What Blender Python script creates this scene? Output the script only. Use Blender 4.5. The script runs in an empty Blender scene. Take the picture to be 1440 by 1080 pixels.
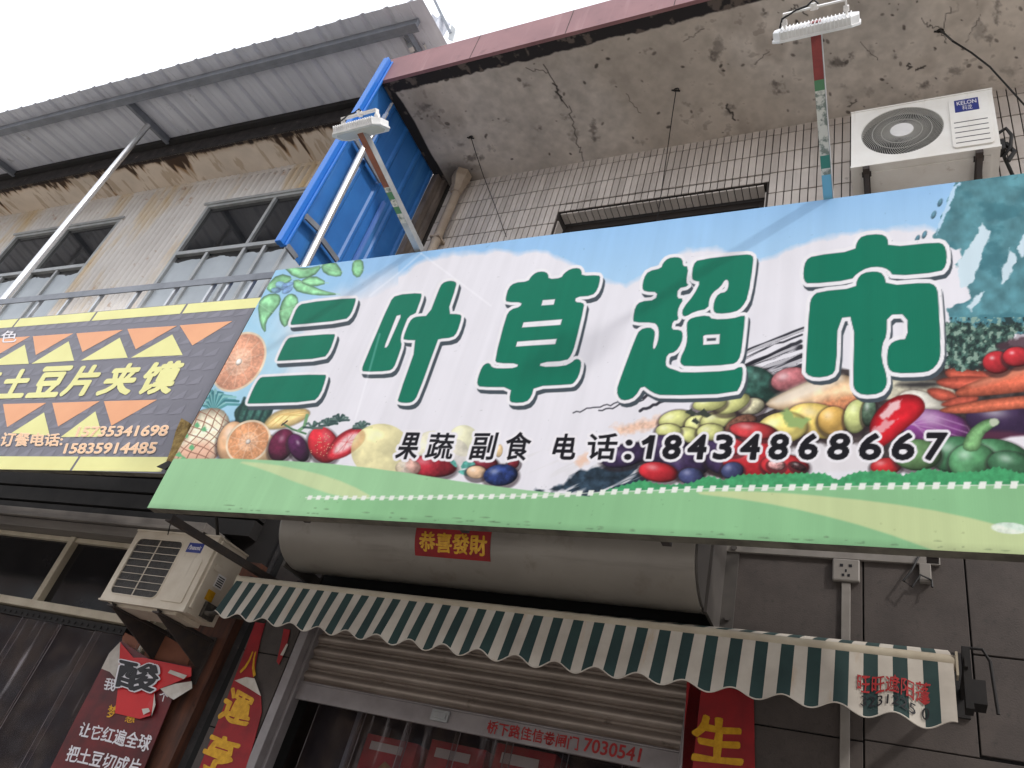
import bpy, math, random
import numpy as np
from mathutils import Matrix, Vector
random.seed(7)
RNG = np.random.default_rng(11)
SC = bpy.context.scene
COL = SC.collection

# ---------------------------------------------------------------- camera
F_PX = 1073.43
CX, CY = 720.0, 540.0                    # photograph is 1440 x 1080
CAM = np.array([0.0, -4.2, 1.6])
MC = np.array([[0.8928228, -0.03139321, -0.44931272],
               [0.37657376, 0.59931314, 0.70641062],
               [0.24710252, -0.79989889, 0.54690229]])   # rows: world axes in camera axes (right, down, forward)
cam_d = bpy.data.cameras.new('camera')
cam_d.sensor_width = 36.0
cam_d.lens = F_PX / 1440.0 * 36.0
cam_d.clip_start = 0.05
cam_d.clip_end = 2000.0
cam = bpy.data.objects.new('camera', cam_d)
COL.objects.link(cam)
cm = Matrix(((MC[0, 0], -MC[0, 1], -MC[0, 2], CAM[0]),
             (MC[1, 0], -MC[1, 1], -MC[1, 2], CAM[1]),
             (MC[2, 0], -MC[2, 1], -MC[2, 2], CAM[2]),
             (0, 0, 0, 1)))
cam.matrix_world = cm
SC.camera = cam

# ---------------------------------------------------------------- sky, sun, exposure
SUN_DIR = Vector((0.64, -0.397, 0.657)).normalized()
w = bpy.data.worlds.new('World')
SC.world = w
w.use_nodes = True
nt = w.node_tree
sky = nt.nodes.new('ShaderNodeTexSky')
sky.sky_type = 'NISHITA'
sky.sun_disc = False
sky.sun_elevation = math.asin(SUN_DIR.z)
sky.sun_rotation = math.atan2(SUN_DIR.x, SUN_DIR.y)
sky.air_density = 1.0
sky.dust_density = 6.0
sky.ozone_density = 1.0
bg = nt.nodes['Background']
bg.inputs['Strength'].default_value = 0.15
cloud = nt.nodes.new('ShaderNodeMix'); cloud.data_type = 'RGBA'          # bright thin cloud over the clear sky
cloud.inputs['Factor'].default_value = 0.85
nt.links.new(sky.outputs[0], [i for i in cloud.inputs if i.name == 'A' and i.type == 'RGBA'][0])
[i for i in cloud.inputs if i.name == 'B' and i.type == 'RGBA'][0].default_value = (6.5, 6.75, 7.15, 1)
nt.links.new([o for o in cloud.outputs if o.type == 'RGBA'][0], bg.inputs['Color'])
sun_d = bpy.data.lights.new('sun', 'SUN')
sun_d.energy = 1.0
sun_d.angle = math.radians(2.5)
sun_d.color = (1.0, 0.97, 0.93)
sun = bpy.data.objects.new('sun', sun_d)
COL.objects.link(sun)
sun.rotation_euler = SUN_DIR.to_track_quat('Z', 'Y').to_euler()
SC.view_settings.view_transform = 'Standard'
SC.view_settings.look = 'None'
SC.view_settings.gamma = 1.0
SC.view_settings.use_curve_mapping = False
SC.view_settings.exposure = 0.8
SC.cycles.max_bounces = 8
SC.cycles.transparent_max_bounces = 12

# ---------------------------------------------------------------- helpers
def ray(px, py):
    return MC @ np.array([px - CX, py - CY, F_PX])

def P(px, py, y=None, x=None, z=None):
    """the point of a real plane (x, y or z constant) seen at a photograph pixel"""
    d = ray(px, py)
    if y is not None: t = (y - CAM[1]) / d[1]
    elif x is not None: t = (x - CAM[0]) / d[0]
    else: t = (z - CAM[2]) / d[2]
    return CAM + t * d

TH = math.radians(1.6)                    # the neighbour's front is turned by 1.6 degrees
LF = Matrix.Translation((-4.3, 0, 0)) @ Matrix.Rotation(TH, 4, 'Z')
LFI = np.array(LF.inverted())
def LP(px, py, d):
    """the same in the neighbour's own frame: along, depth, height"""
    o = LFI[:3, :3] @ CAM + LFI[:3, 3]
    r = LFI[:3, :3] @ ray(px, py)
    t = (d - o[1]) / r[1]
    return o + t * r

def lin(c):
    c = np.asarray(c, float) / 255.0
    return np.where(c <= 0.04045, c / 12.92, ((c + 0.055) / 1.055) ** 2.4)

def rgba(c):
    l = lin(c)
    return (float(l[0]), float(l[1]), float(l[2]), 1.0)

class MB:
    def __init__(s, F=None):
        s.v = []; s.f = []; s.m = []; s.F = F; s.mi = 0
    def add(s, vs, fs, mi=None):
        n = len(s.v)
        for p in vs:
            p = Vector((float(p[0]), float(p[1]), float(p[2])))
            s.v.append(s.F @ p if s.F is not None else p)
        for f in fs:
            s.f.append([i + n for i in f]); s.m.append(s.mi if mi is None else mi)
        return s
    def box(s, x0, x1, y0, y1, z0, z1, mi=None):
        x0, x1 = min(x0, x1), max(x0, x1); y0, y1 = min(y0, y1), max(y0, y1); z0, z1 = min(z0, z1), max(z0, z1)
        v = [(x0, y0, z0), (x1, y0, z0), (x1, y1, z0), (x0, y1, z0), (x0, y0, z1), (x1, y0, z1), (x1, y1, z1), (x0, y1, z1)]
        return s.add(v, [(0, 3, 2, 1), (4, 5, 6, 7), (0, 1, 5, 4), (1, 2, 6, 5), (2, 3, 7, 6), (3, 0, 4, 7)], mi)
    def bar(s, a, b, w, h=None, up=(0, 0, 1), mi=None):
        a = Vector([float(q) for q in a]); b = Vector([float(q) for q in b]); h = w if h is None else h
        d = (b - a).normalized(); u = Vector(up)
        if abs(d.dot(u)) > 0.98: u = Vector((0, 1, 0))
        r = d.cross(u).normalized(); u = r.cross(d).normalized()
        v = [p + r * (w / 2) * i + u * (h / 2) * j for p in (a, b) for i, j in ((-1, -1), (1, -1), (1, 1), (-1, 1))]
        return s.add(v, [(0, 1, 2, 3), (7, 6, 5, 4), (0, 4, 5, 1), (1, 5, 6, 2), (2, 6, 7, 3), (3, 7, 4, 0)], mi)
    def tube(s, pts, r, n=10, mi=None, caps=True):
        pts = [Vector([float(q) for q in p]) for p in pts]; rings = []; vs = []; ref = None
        for i, p in enumerate(pts):
            d = (pts[min(i + 1, len(pts) - 1)] - pts[max(i - 1, 0)]).normalized()
            if ref is None:
                ref = Vector((0, 0, 1)) if abs(d.z) < 0.9 else Vector((1, 0, 0))
            a = d.cross(ref).normalized(); b = a.cross(d).normalized(); ref = b
            rr = r[i] if isinstance(r, (list, tuple)) else r
            for k in range(n):
                t = 2 * math.pi * k / n
                vs.append(p + a * math.cos(t) * rr + b * math.sin(t) * rr)
        fs = []
        for i in range(len(pts) - 1):
            for k in range(n):
                k2 = (k + 1) % n
                fs.append((i * n + k, i * n + k2, (i + 1) * n + k2, (i + 1) * n + k))
        if caps:
            fs.append(tuple(range(n))[::-1]); e = (len(pts) - 1) * n; fs.append(tuple(range(e, e + n)))
        return s.add(vs, fs, mi)
    def poly(s, pts, mi=None):
        return s.add(pts, [tuple(range(len(pts)))], mi)
    def prism(s, pts, ex, mi=None):
        """a flat outline given a thickness"""
        n = len(pts); ex = np.array(ex, float)
        v = [np.array(p, float) for p in pts] + [np.array(p, float) + ex for p in pts]
        f = [tuple(range(n)), tuple(range(n, 2 * n))[::-1]] + [(i, n + i, n + (i + 1) % n, (i + 1) % n) for i in range(n)]
        return s.add(v, f, mi)
    def grid(s, fn, nu, nv, mi=None):
        vs = [fn(i / nu, j / nv) for j in range(nv + 1) for i in range(nu + 1)]
        fs = [(j * (nu + 1) + i, j * (nu + 1) + i + 1, (j + 1) * (nu + 1) + i + 1, (j + 1) * (nu + 1) + i) for j in range(nv) for i in range(nu)]
        return s.add(vs, fs, mi)
    def build(s, name, mats, parent=None, smooth=False, bevel=0, solid=0, fix=True):
        me = bpy.data.meshes.new(name)
        inv = WM(parent).inverted() if parent is not None else None
        if inv is None:
            base = Vector((0, 0, 0))
        me.from_pydata([tuple(inv @ v) if inv is not None else tuple(v) for v in s.v], [], s.f)
        mats = mats if isinstance(mats, (list, tuple)) else [mats]
        for m in mats: me.materials.append(m)
        me.polygons.foreach_set('material_index', s.m)
        if smooth: me.polygons.foreach_set('use_smooth', [True] * len(me.polygons))
        me.validate()
        me.update()
        if fix:
            import bmesh
            bm = bmesh.new(); bm.from_mesh(me)
            bmesh.ops.recalc_face_normals(bm, faces=bm.faces)
            bm.to_mesh(me); bm.free()
        o = bpy.data.objects.new(name, me)
        COL.objects.link(o)
        if parent is not None: o.parent = parent
        if solid:
            md = o.modifiers.new('solid', 'SOLIDIFY'); md.thickness = solid; md.offset = 0
        if bevel:
            md = o.modifiers.new('bevel', 'BEVEL'); md.width = bevel; md.segments = 2; md.limit_method = 'ANGLE'; md.angle_limit = math.radians(35)
        if smooth:
            try:
                md = o.modifiers.new('edges', 'EDGE_SPLIT'); md.split_angle = math.radians(38)
            except Exception: pass
        return o

def WM(o):
    m = Matrix.LocRotScale(o.location, o.rotation_euler, o.scale)
    return WM(o.parent) @ m if o.parent is not None else m

def thing(name, label, cat, loc, rz=0.0, group=None):
    o = bpy.data.objects.new(name, None)
    o.empty_display_size = 0.2
    o.location = [float(q) for q in loc]; o.rotation_euler = (0, 0, rz)
    COL.objects.link(o)
    return tag(o, label, cat, group)

def lthing(name, label, cat, loc, group=None):
    p = LF @ Vector([float(q) for q in loc])
    return thing(name, label, cat, p, TH, group)

def tag(o, label=None, cat=None, group=None, kind=None):
    if label: o['label'] = label
    if cat: o['category'] = cat
    if group: o['group'] = group
    if kind: o['kind'] = kind
    return o

def recentre(o):
    """a thing that is one mesh: move its origin to its base"""
    me = o.data
    n = len(me.vertices); a = np.empty(n * 3); me.vertices.foreach_get('co', a); a = a.reshape(-1, 3)
    c = (a.min(0) + a.max(0)) / 2; c[2] = a[:, 2].min()
    me.vertices.foreach_set('co', (a - c).ravel()); me.update()
    o.location = c
    return o

# ---------------------------------------------------------------- materials
def mat(name, c, c2=None, rough=0.6, metal=0.0, scale=6.0, stretch=(1, 1, 1), bump=0.0, bscale=60.0, lo=0.35, hi=0.65,
        spots=None, spot_scale=3.0, spot_lo=0.62, spot_hi=0.7, streak=None, streak_lo=0.55, streak_hi=0.75, streak_stretch=(9, 9, 0.6),
        spec=0.5, rough_var=0.0, detail=6.0):
    m = bpy.data.materials.new(name); m.use_nodes = True
    nt = m.node_tree; N = nt.nodes; L = nt.links
    b = N['Principled BSDF']
    b.inputs['Roughness'].default_value = rough; b.inputs['Metallic'].default_value = metal
    b.inputs['Specular IOR Level'].default_value = spec
    tc = N.new('ShaderNodeTexCoord')
    def noise(sc, st, det=detail, rough_=0.6):
        mp = N.new('ShaderNodeMapping'); mp.inputs['Scale'].default_value = st
        L.new(tc.outputs['Object'], mp.inputs['Vector'])
        n = N.new('ShaderNodeTexNoise'); n.inputs['Scale'].default_value = sc; n.inputs['Detail'].default_value = det
        n.inputs['Roughness'].default_value = rough_
        L.new(mp.outputs[0], n.inputs['Vector'])
        return n.outputs['Fac']
    def ramp(fac, a, z):
        r = N.new('ShaderNodeMapRange'); r.clamp = True
        r.inputs['From Min'].default_value = a; r.inputs['From Max'].default_value = z
        L.new(fac, r.inputs['Value']); return r.outputs[0]
    def mix(fac, a, bb):
        x = N.new('ShaderNodeMix'); x.data_type = 'RGBA'
        L.new(fac, x.inputs['Factor'])
        for k, q in (('A', a), ('B', bb)):
            s_ = [i for i in x.inputs if i.name == k and i.type == 'RGBA'][0]
            if isinstance(q, tuple): s_.default_value = q
            else: L.new(q, s_)
        return [o for o in x.outputs if o.type == 'RGBA'][0]
    cur = rgba(c)
    if c2 is not None: cur = mix(ramp(noise(scale, stretch), lo, hi), rgba(c), rgba(c2))
    if streak is not None: cur = mix(ramp(noise(1.0, streak_stretch, 5), streak_lo, streak_hi), cur, rgba(streak))
    if spots is not None: cur = mix(ramp(noise(spot_scale, (1, 1, 1), 5, 0.65), spot_lo, spot_hi), cur, rgba(spots))
    if isinstance(cur, tuple): b.inputs['Base Color'].default_value = cur
    else: L.new(cur, b.inputs['Base Color'])
    if rough_var:
        r = N.new('ShaderNodeMapRange'); r.inputs['To Min'].default_value = max(0.02, rough - rough_var); r.inputs['To Max'].default_value = min(1, rough + rough_var)
        L.new(noise(scale * 1.7, stretch), r.inputs['Value']); L.new(r.outputs[0], b.inputs['Roughness'])
    if bump:
        bn = N.new('ShaderNodeBump'); bn.inputs['Strength'].default_value = bump; bn.inputs['Distance'].default_value = 0.01
        L.new(noise(bscale, (1, 1, 1)), bn.inputs['Height']); L.new(bn.outputs[0], b.inputs['Normal'])
    return m

def attr_mat(name, rough=0.5, bump_lines=0.0, spec=0.5, noise_amt=0.06):
    """base colour from the printed colour attribute of the mesh"""
    m = bpy.data.materials.new(name); m.use_nodes = True
    nt = m.node_tree; N = nt.nodes; L = nt.links; b = N['Principled BSDF']
    a = N.new('ShaderNodeAttribute'); a.attribute_name = 'Col'
    tc = N.new('ShaderNodeTexCoord')
    n = N.new('ShaderNodeTexNoise'); n.inputs['Scale'].default_value = 3.0; n.inputs['Detail'].default_value = 8
    L.new(tc.outputs['Object'], n.inputs['Vector'])
    r = N.new('ShaderNodeMapRange'); r.inputs['To Min'].default_value = 1 - noise_amt * 2; r.inputs['To Max'].default_value = 1 + noise_amt
    L.new(n.outputs['Fac'], r.inputs['Value'])
    x = N.new('ShaderNodeVectorMath'); x.operation = 'SCALE'
    L.new(a.outputs['Color'], x.inputs[0]); L.new(r.outputs[0], x.inputs['Scale'])
    L.new(x.outputs[0], b.inputs['Base Color'])
    b.inputs['Roughness'].default_value = rough; b.inputs['Specular IOR Level'].default_value = spec
    if bump_lines:
        wv = N.new('ShaderNodeTexWave'); wv.wave_type = 'BANDS'; wv.bands_direction = 'X'; wv.inputs['Scale'].default_value = 30.0
        wv.inputs['Distortion'].default_value = 0.4
        L.new(tc.outputs['Object'], wv.inputs['Vector'])
        bn = N.new('ShaderNodeBump'); bn.inputs['Strength'].default_value = bump_lines; bn.inputs['Distance'].default_value = 0.002
        L.new(wv.outputs['Fac'], bn.inputs['Height']); L.new(bn.outputs[0], b.inputs['Normal'])
    return m

def glass_mat(name, tint=(30, 34, 38), rough=0.03, alpha=0.55):
    m = bpy.data.materials.new(name); m.use_nodes = True
    nt = m.node_tree; N = nt.nodes; L = nt.links
    out = N['Material Output']; b = N['Principled BSDF']
    b.inputs['Base Color'].default_value = rgba(tint); b.inputs['Roughness'].default_value = rough
    b.inputs['Specular IOR Level'].default_value = 0.9
    tr = N.new('ShaderNodeBsdfTransparent'); tr.inputs['Color'].default_value = (0.9, 0.93, 0.93, 1)
    mx = N.new('ShaderNodeMixShader'); mx.inputs['Fac'].default_value = alpha
    tc = N.new('ShaderNodeTexCoord'); n = N.new('ShaderNodeTexNoise'); n.inputs['Scale'].default_value = 1.6
    L.new(tc.outputs['Object'], n.inputs['Vector'])
    bn = N.new('ShaderNodeBump'); bn.inputs['Strength'].default_value = 0.06; bn.inputs['Distance'].default_value = 0.05
    L.new(n.outputs['Fac'], bn.inputs['Height']); L.new(bn.outputs[0], b.inputs['Normal'])
    L.new(tr.outputs[0], mx.inputs[1]); L.new(b.outputs[0], mx.inputs[2]); L.new(mx.outputs[0], out.inputs['Surface'])
    return m

def plastic_mat(name):
    """clear vinyl: painted glints and mottled reflections in its colour, over what stands behind"""
    m = bpy.data.materials.new(name); m.use_nodes = True
    nt = m.node_tree; N = nt.nodes; L = nt.links
    out = N['Material Output']; b = N['Principled BSDF']
    b.inputs['Roughness'].default_value = 0.1; b.inputs['Specular IOR Level'].default_value = 0.6
    tr = N.new('ShaderNodeBsdfTransparent'); tr.inputs['Color'].default_value = (0.86, 0.83, 0.84, 1)
    mx = N.new('ShaderNodeMixShader'); tc = N.new('ShaderNodeTexCoord')
    def noise(st, sc, det, a, z):
        mp = N.new('ShaderNodeMapping'); mp.inputs['Scale'].default_value = st; L.new(tc.outputs['Object'], mp.inputs['Vector'])
        n = N.new('ShaderNodeTexNoise'); n.inputs['Scale'].default_value = sc; n.inputs['Detail'].default_value = det; L.new(mp.outputs[0], n.inputs['Vector'])
        r = N.new('ShaderNodeMapRange'); r.inputs['From Min'].default_value = a; r.inputs['From Max'].default_value = z; L.new(n.outputs['Fac'], r.inputs['Value'])
        return r.outputs[0], n.outputs['Fac']
    def mixc(f, a, z):
        cx = N.new('ShaderNodeMix'); cx.data_type = 'RGBA'; L.new(f, cx.inputs['Factor'])
        for k, q in (('A', a), ('B', z)):
            s_ = [i for i in cx.inputs if i.name == k and i.type == 'RGBA'][0]
            if isinstance(q, tuple): s_.default_value = q
            else: L.new(q, s_)
        return [o for o in cx.outputs if o.type == 'RGBA'][0]
    f1, r1 = noise((1, 1, 1), 6.0, 4, 0.42, 0.6)
    f2, r2 = noise((9, 9, 0.9), 1.3, 3, 0.60, 0.72)
    f3, r3 = noise((1, 1, 0.7), 2.4, 1, 0.3, 0.7)
    c = mixc(f2, mixc(f1, rgba((70, 64, 70)), rgba((108, 95, 90))), rgba((176, 170, 174)))
    L.new(c, b.inputs['Base Color'])
    ad = N.new('ShaderNodeMath'); ad.operation = 'MULTIPLY_ADD'; L.new(f2, ad.inputs[0]); ad.inputs[1].default_value = 0.25; ad.inputs[2].default_value = 0.3
    L.new(ad.outputs[0], mx.inputs['Fac'])
    bn = N.new('ShaderNodeBump'); bn.inputs['Strength'].default_value = 0.5; bn.inputs['Distance'].default_value = 0.1
    L.new(r3, bn.inputs['Height']); L.new(bn.outputs[0], b.inputs['Normal'])
    L.new(tr.outputs[0], mx.inputs[1]); L.new(b.outputs[0], mx.inputs[2]); L.new(mx.outputs[0], out.inputs['Surface'])
    return m

M = {}
M['tile'] = mat('glazed_tile', (216, 208, 201), (196, 187, 180), rough=0.35, scale=2.2, streak=(160, 150, 142), streak_lo=0.58, streak_hi=0.9, spots=(120, 110, 100), spot_scale=7, spot_lo=0.70, spot_hi=0.82)
M['grout'] = mat('grout', (48, 44, 43), (70, 64, 60), rough=0.9)
M['soffit'] = mat('soffit_concrete', (172, 155, 138), (132, 116, 102), rough=0.95, scale=1.3, lo=0.3, hi=0.7, bump=0.5, bscale=18, spots=(62, 55, 50), spot_scale=3.6, spot_lo=0.63, spot_hi=0.72, streak=(150, 132, 114), streak_stretch=(2, 6, 2))
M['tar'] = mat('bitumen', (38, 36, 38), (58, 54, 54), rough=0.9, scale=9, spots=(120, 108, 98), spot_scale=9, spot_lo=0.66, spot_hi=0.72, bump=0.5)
M['fascia'] = mat('pink_fascia', (146, 106, 108), (132, 95, 98), rough=0.55, scale=2.5, streak=(158, 122, 123), spots=(120, 84, 86), spot_scale=5)
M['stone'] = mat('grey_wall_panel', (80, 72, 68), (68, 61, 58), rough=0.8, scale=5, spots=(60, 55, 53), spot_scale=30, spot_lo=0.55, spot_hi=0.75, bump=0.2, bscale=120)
M['black'] = mat('black_gap', (14, 13, 13), rough=0.95)
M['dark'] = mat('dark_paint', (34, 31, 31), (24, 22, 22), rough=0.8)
M['corr'] = mat('corrugated_wall', (214, 210, 206), (196, 191, 187), rough=0.6, scale=1.2, streak=(196, 168, 118), streak_lo=0.5, streak_hi=0.72, streak_stretch=(2.2, 2.2, 0.6), spots=(150, 108, 66), spot_scale=6, spot_lo=0.62, spot_hi=0.78)
M['beam'] = mat('stained_beam', (206, 193, 178), (186, 172, 156), rough=0.9, scale=2, streak=(78, 58, 40), streak_lo=0.60, streak_hi=0.72, streak_stretch=(3.4, 3.4, 0.7), bump=0.4, bscale=20)
M['roof'] = mat('grey_roof_sheet', (206, 208, 216), (190, 192, 201), rough=0.5, metal=0.0, scale=1.5, stretch=(4, 0.6, 1), spots=(96, 90, 86), spot_scale=4, spot_lo=0.66, spot_hi=0.8)
M['steel'] = mat('grey_steel', (126, 130, 138), (106, 110, 118), rough=0.5, metal=0.1, scale=5)
M['galv'] = mat('galvanised', (196, 198, 200), (172, 174, 177), rough=0.35, metal=0.6, scale=8)
M['chrome'] = mat('bright_tube', (222, 222, 222), (206, 206, 208), rough=0.25, metal=0.7, scale=8)
M['blue'] = mat('blue_sheet', (44, 110, 180), (34, 94, 162), rough=0.5, scale=2.2, streak=(70, 130, 190), streak_lo=0.55, streak_hi=0.8, spots=(22, 62, 118), spot_scale=6, spot_lo=0.68, spot_hi=0.76)
M['alu'] = mat('aluminium_frame', (176, 178, 178), (154, 156, 157), rough=0.4, metal=0.4, scale=6)
M['cream'] = mat('cream_frame', (188, 178, 158), (168, 156, 136), rough=0.55, scale=5)
M['glass'] = glass_mat('window_glass', (30, 33, 37), 0.04, 0.6)
M['plastic'] = plastic_mat('clear_curtain')
M['ac'] = mat('ac_casing', (238, 236, 231), (226, 222, 215), rough=0.5, scale=3, streak=(172, 160, 142), streak_lo=0.62, streak_hi=0.85)
M['ac_old'] = mat('ac_casing_aged', (206, 196, 180), (190, 178, 160), rough=0.55, scale=4, streak=(140, 122, 100), streak_lo=0.6, streak_hi=0.85)
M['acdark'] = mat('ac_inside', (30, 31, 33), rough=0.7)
M['fin'] = mat('ac_fins', (92, 92, 92), (70, 70, 72), rough=0.5, metal=0.3, scale=40)
M['badge'] = mat('blue_badge', (38, 52, 128), rough=0.35)
M['white'] = mat('white_paint', (226, 224, 222), (212, 210, 208), rough=0.4, scale=8)
M['lampwhite'] = mat('lamp_casting', (226, 226, 226), (208, 208, 208), rough=0.45, scale=12)
M['lens'] = mat('lamp_lens', (206, 206, 200), rough=0.2)
M['drum'] = mat('grey_drum', (146, 140, 132), (134, 128, 121), rough=0.4, scale=1.5, metal=0.1, streak=(112, 105, 98), streak_stretch=(0.8, 7, 7), spots=(120, 112, 104), spot_scale=5, spot_lo=0.58, spot_hi=0.75, rough_var=0.1)
M['slat'] = mat('shutter_slat', (158, 146, 137), (132, 120, 112), rough=0.42, metal=0.35, scale=2, stretch=(1, 4, 4), spots=(92, 80, 72), spot_scale=8, spot_lo=0.63, spot_hi=0.78)
M['rail'] = mat('shutter_rail', (150, 144, 144), (132, 126, 127), rough=0.45, metal=0.3, scale=6)
M['awn_w'] = mat('awning_white', (196, 189, 178), (174, 165, 154), rough=0.8, scale=4, streak=(176, 150, 120), streak_lo=0.58, streak_hi=0.8, streak_stretch=(12, 12, 2))
M['awn_g'] = mat('awning_green', (36, 62, 60), (30, 52, 52), rough=0.8, scale=5)
M['red'] = mat('red_paper', (156, 24, 30), (126, 18, 25), rough=0.65, scale=6, spots=(110, 14, 20), spot_scale=12, spot_lo=0.64, spot_hi=0.75)
M['redbright'] = mat('bright_red_paper', (206, 26, 30), (190, 20, 26), rough=0.5, scale=3)
M['maroon'] = mat('maroon_poster', (112, 22, 26), (64, 12, 18), rough=0.4, scale=4, detail=8, spots=(170, 40, 34), spot_scale=6, spot_lo=0.64, spot_hi=0.8)
M['gold'] = mat('gold_ink', (222, 170, 40), (196, 142, 24), rough=0.4, metal=0.2, scale=30)
M['paperback'] = mat('paper_back', (206, 200, 192), (182, 174, 164), rough=0.8, scale=8)
M['inkblack'] = mat('black_ink', (22, 20, 26), rough=0.5)
M['inkred'] = mat('red_ink', (170, 34, 36), (140, 30, 32), rough=0.6, scale=60)
M['trunk'] = mat('greyed_plastic', (140, 134, 128), (124, 118, 112), rough=0.5, scale=6)  # white plastic greyed to carry the shade under the sign
M['printwhite'] = mat('print_white', (222, 219, 224), rough=0.5)
M['brown'] = mat('rusty_brown', (96, 56, 38), (58, 36, 28), rough=0.7, scale=4, stretch=(4, 4, 0.7), spots=(30, 22, 20), spot_scale=6)
M['card'] = mat('hardboard', (136, 86, 66), (118, 72, 54), rough=0.8, scale=4)
M['pvc'] = mat('pvc_pipe', (176, 160, 142), (150, 134, 118), rough=0.5, scale=4, streak=(120, 104, 90), streak_lo=0.55, streak_hi=0.8)
M['cable'] = mat('black_cable', (24, 22, 22), rough=0.6)
M['foam'] = mat('torn_foam', (164, 140, 84), (110, 88, 48), rough=0.95, scale=20, bump=1, bscale=80)
M['yellow'] = mat('print_yellow', (224, 222, 150), (216, 212, 140), rough=0.45, scale=2)
M['orange'] = mat('print_orange', (226, 162, 116), (218, 152, 108), rough=0.45, scale=2)
M['greyprint'] = mat('print_grey', (106, 104, 114), (98, 96, 106), rough=0.4, scale=3)
M['greyprint2'] = mat('print_grey_light', (118, 116, 127), (108, 106, 117), rough=0.4, scale=3)
M['boxedge'] = mat('sign_edge', (120, 116, 104), (84, 80, 72), rough=0.6, scale=10)
M['wood'] = mat('window_timber', (46, 38, 33), (34, 28, 25), rough=0.7, scale=5, stretch=(1, 1, 6))
M['asphalt'] = mat('street_concrete', (200, 194, 186), (186, 180, 172), rough=0.9, scale=0.8, bump=0.3, bscale=30)
M['rust'] = mat('rust_bracket', (52, 48, 48), (66, 56, 50), rough=0.75, scale=12)
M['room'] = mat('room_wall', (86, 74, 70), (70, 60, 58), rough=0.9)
M['dark_ground'] = mat('absorber_ground', (76, 71, 67), (62, 58, 55), rough=0.9, scale=2, bump=0.3, bscale=30)

# ---------------------------------------------------------------- printing on flat boards (works in photograph pixels, lands on the board)
def vnoise(X, Y, s, seed=0, octv=4, sx=1.0, sy=1.0):
    out = np.zeros_like(X); amp = 1.0; tot = 0.0
    rg = np.random.default_rng(seed)
    for o in range(octv):
        T = rg.random((128, 128))
        x = X * sx / s * 2 ** o; y = Y * sy / s * 2 ** o
        xi = np.floor(x).astype(int); yi = np.floor(y).astype(int)
        fx = x - xi; fy = y - yi
        fx = fx * fx * (3 - 2 * fx); fy = fy * fy * (3 - 2 * fy)
        a = T[yi % 128, xi % 128]; b = T[yi % 128, (xi + 1) % 128]; c = T[(yi + 1) % 128, xi % 128]; d = T[(yi + 1) % 128, (xi + 1) % 128]
        out += amp * ((a * (1 - fx) + b * fx) * (1 - fy) + (c * (1 - fx) + d * fx) * fy)
        tot += amp; amp *= 0.5
    return out / tot

def chaikin(p, k=1):
    p = np.array(p, float)
    for _ in range(k):
        q = np.roll(p, -1, 0)
        p = np.stack([p * 0.75 + q * 0.25, p * 0.25 + q * 0.75], 1).reshape(-1, 2)
    return p

def sdf(poly, X, Y):
    p = np.array(poly, float); q = np.roll(p, -1, 0)
    dmin = np.full(X.shape, 1e9); ins = np.zeros(X.shape, bool)
    for a, b in zip(p, q):
        e = b - a; L2 = e @ e + 1e-12
        t = np.clip(((X - a[0]) * e[0] + (Y - a[1]) * e[1]) / L2, 0, 1)
        dmin = np.minimum(dmin, (X - a[0] - t * e[0]) ** 2 + (Y - a[1] - t * e[1]) ** 2)
        cond = ((a[1] > Y) != (b[1] > Y))
        ins ^= cond & (X < (b[0] - a[0]) * (Y - a[1]) / (b[1] - a[1] + 1e-12) + a[0])
    d = np.sqrt(dmin)
    return np.where(ins, -d, d)

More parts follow.
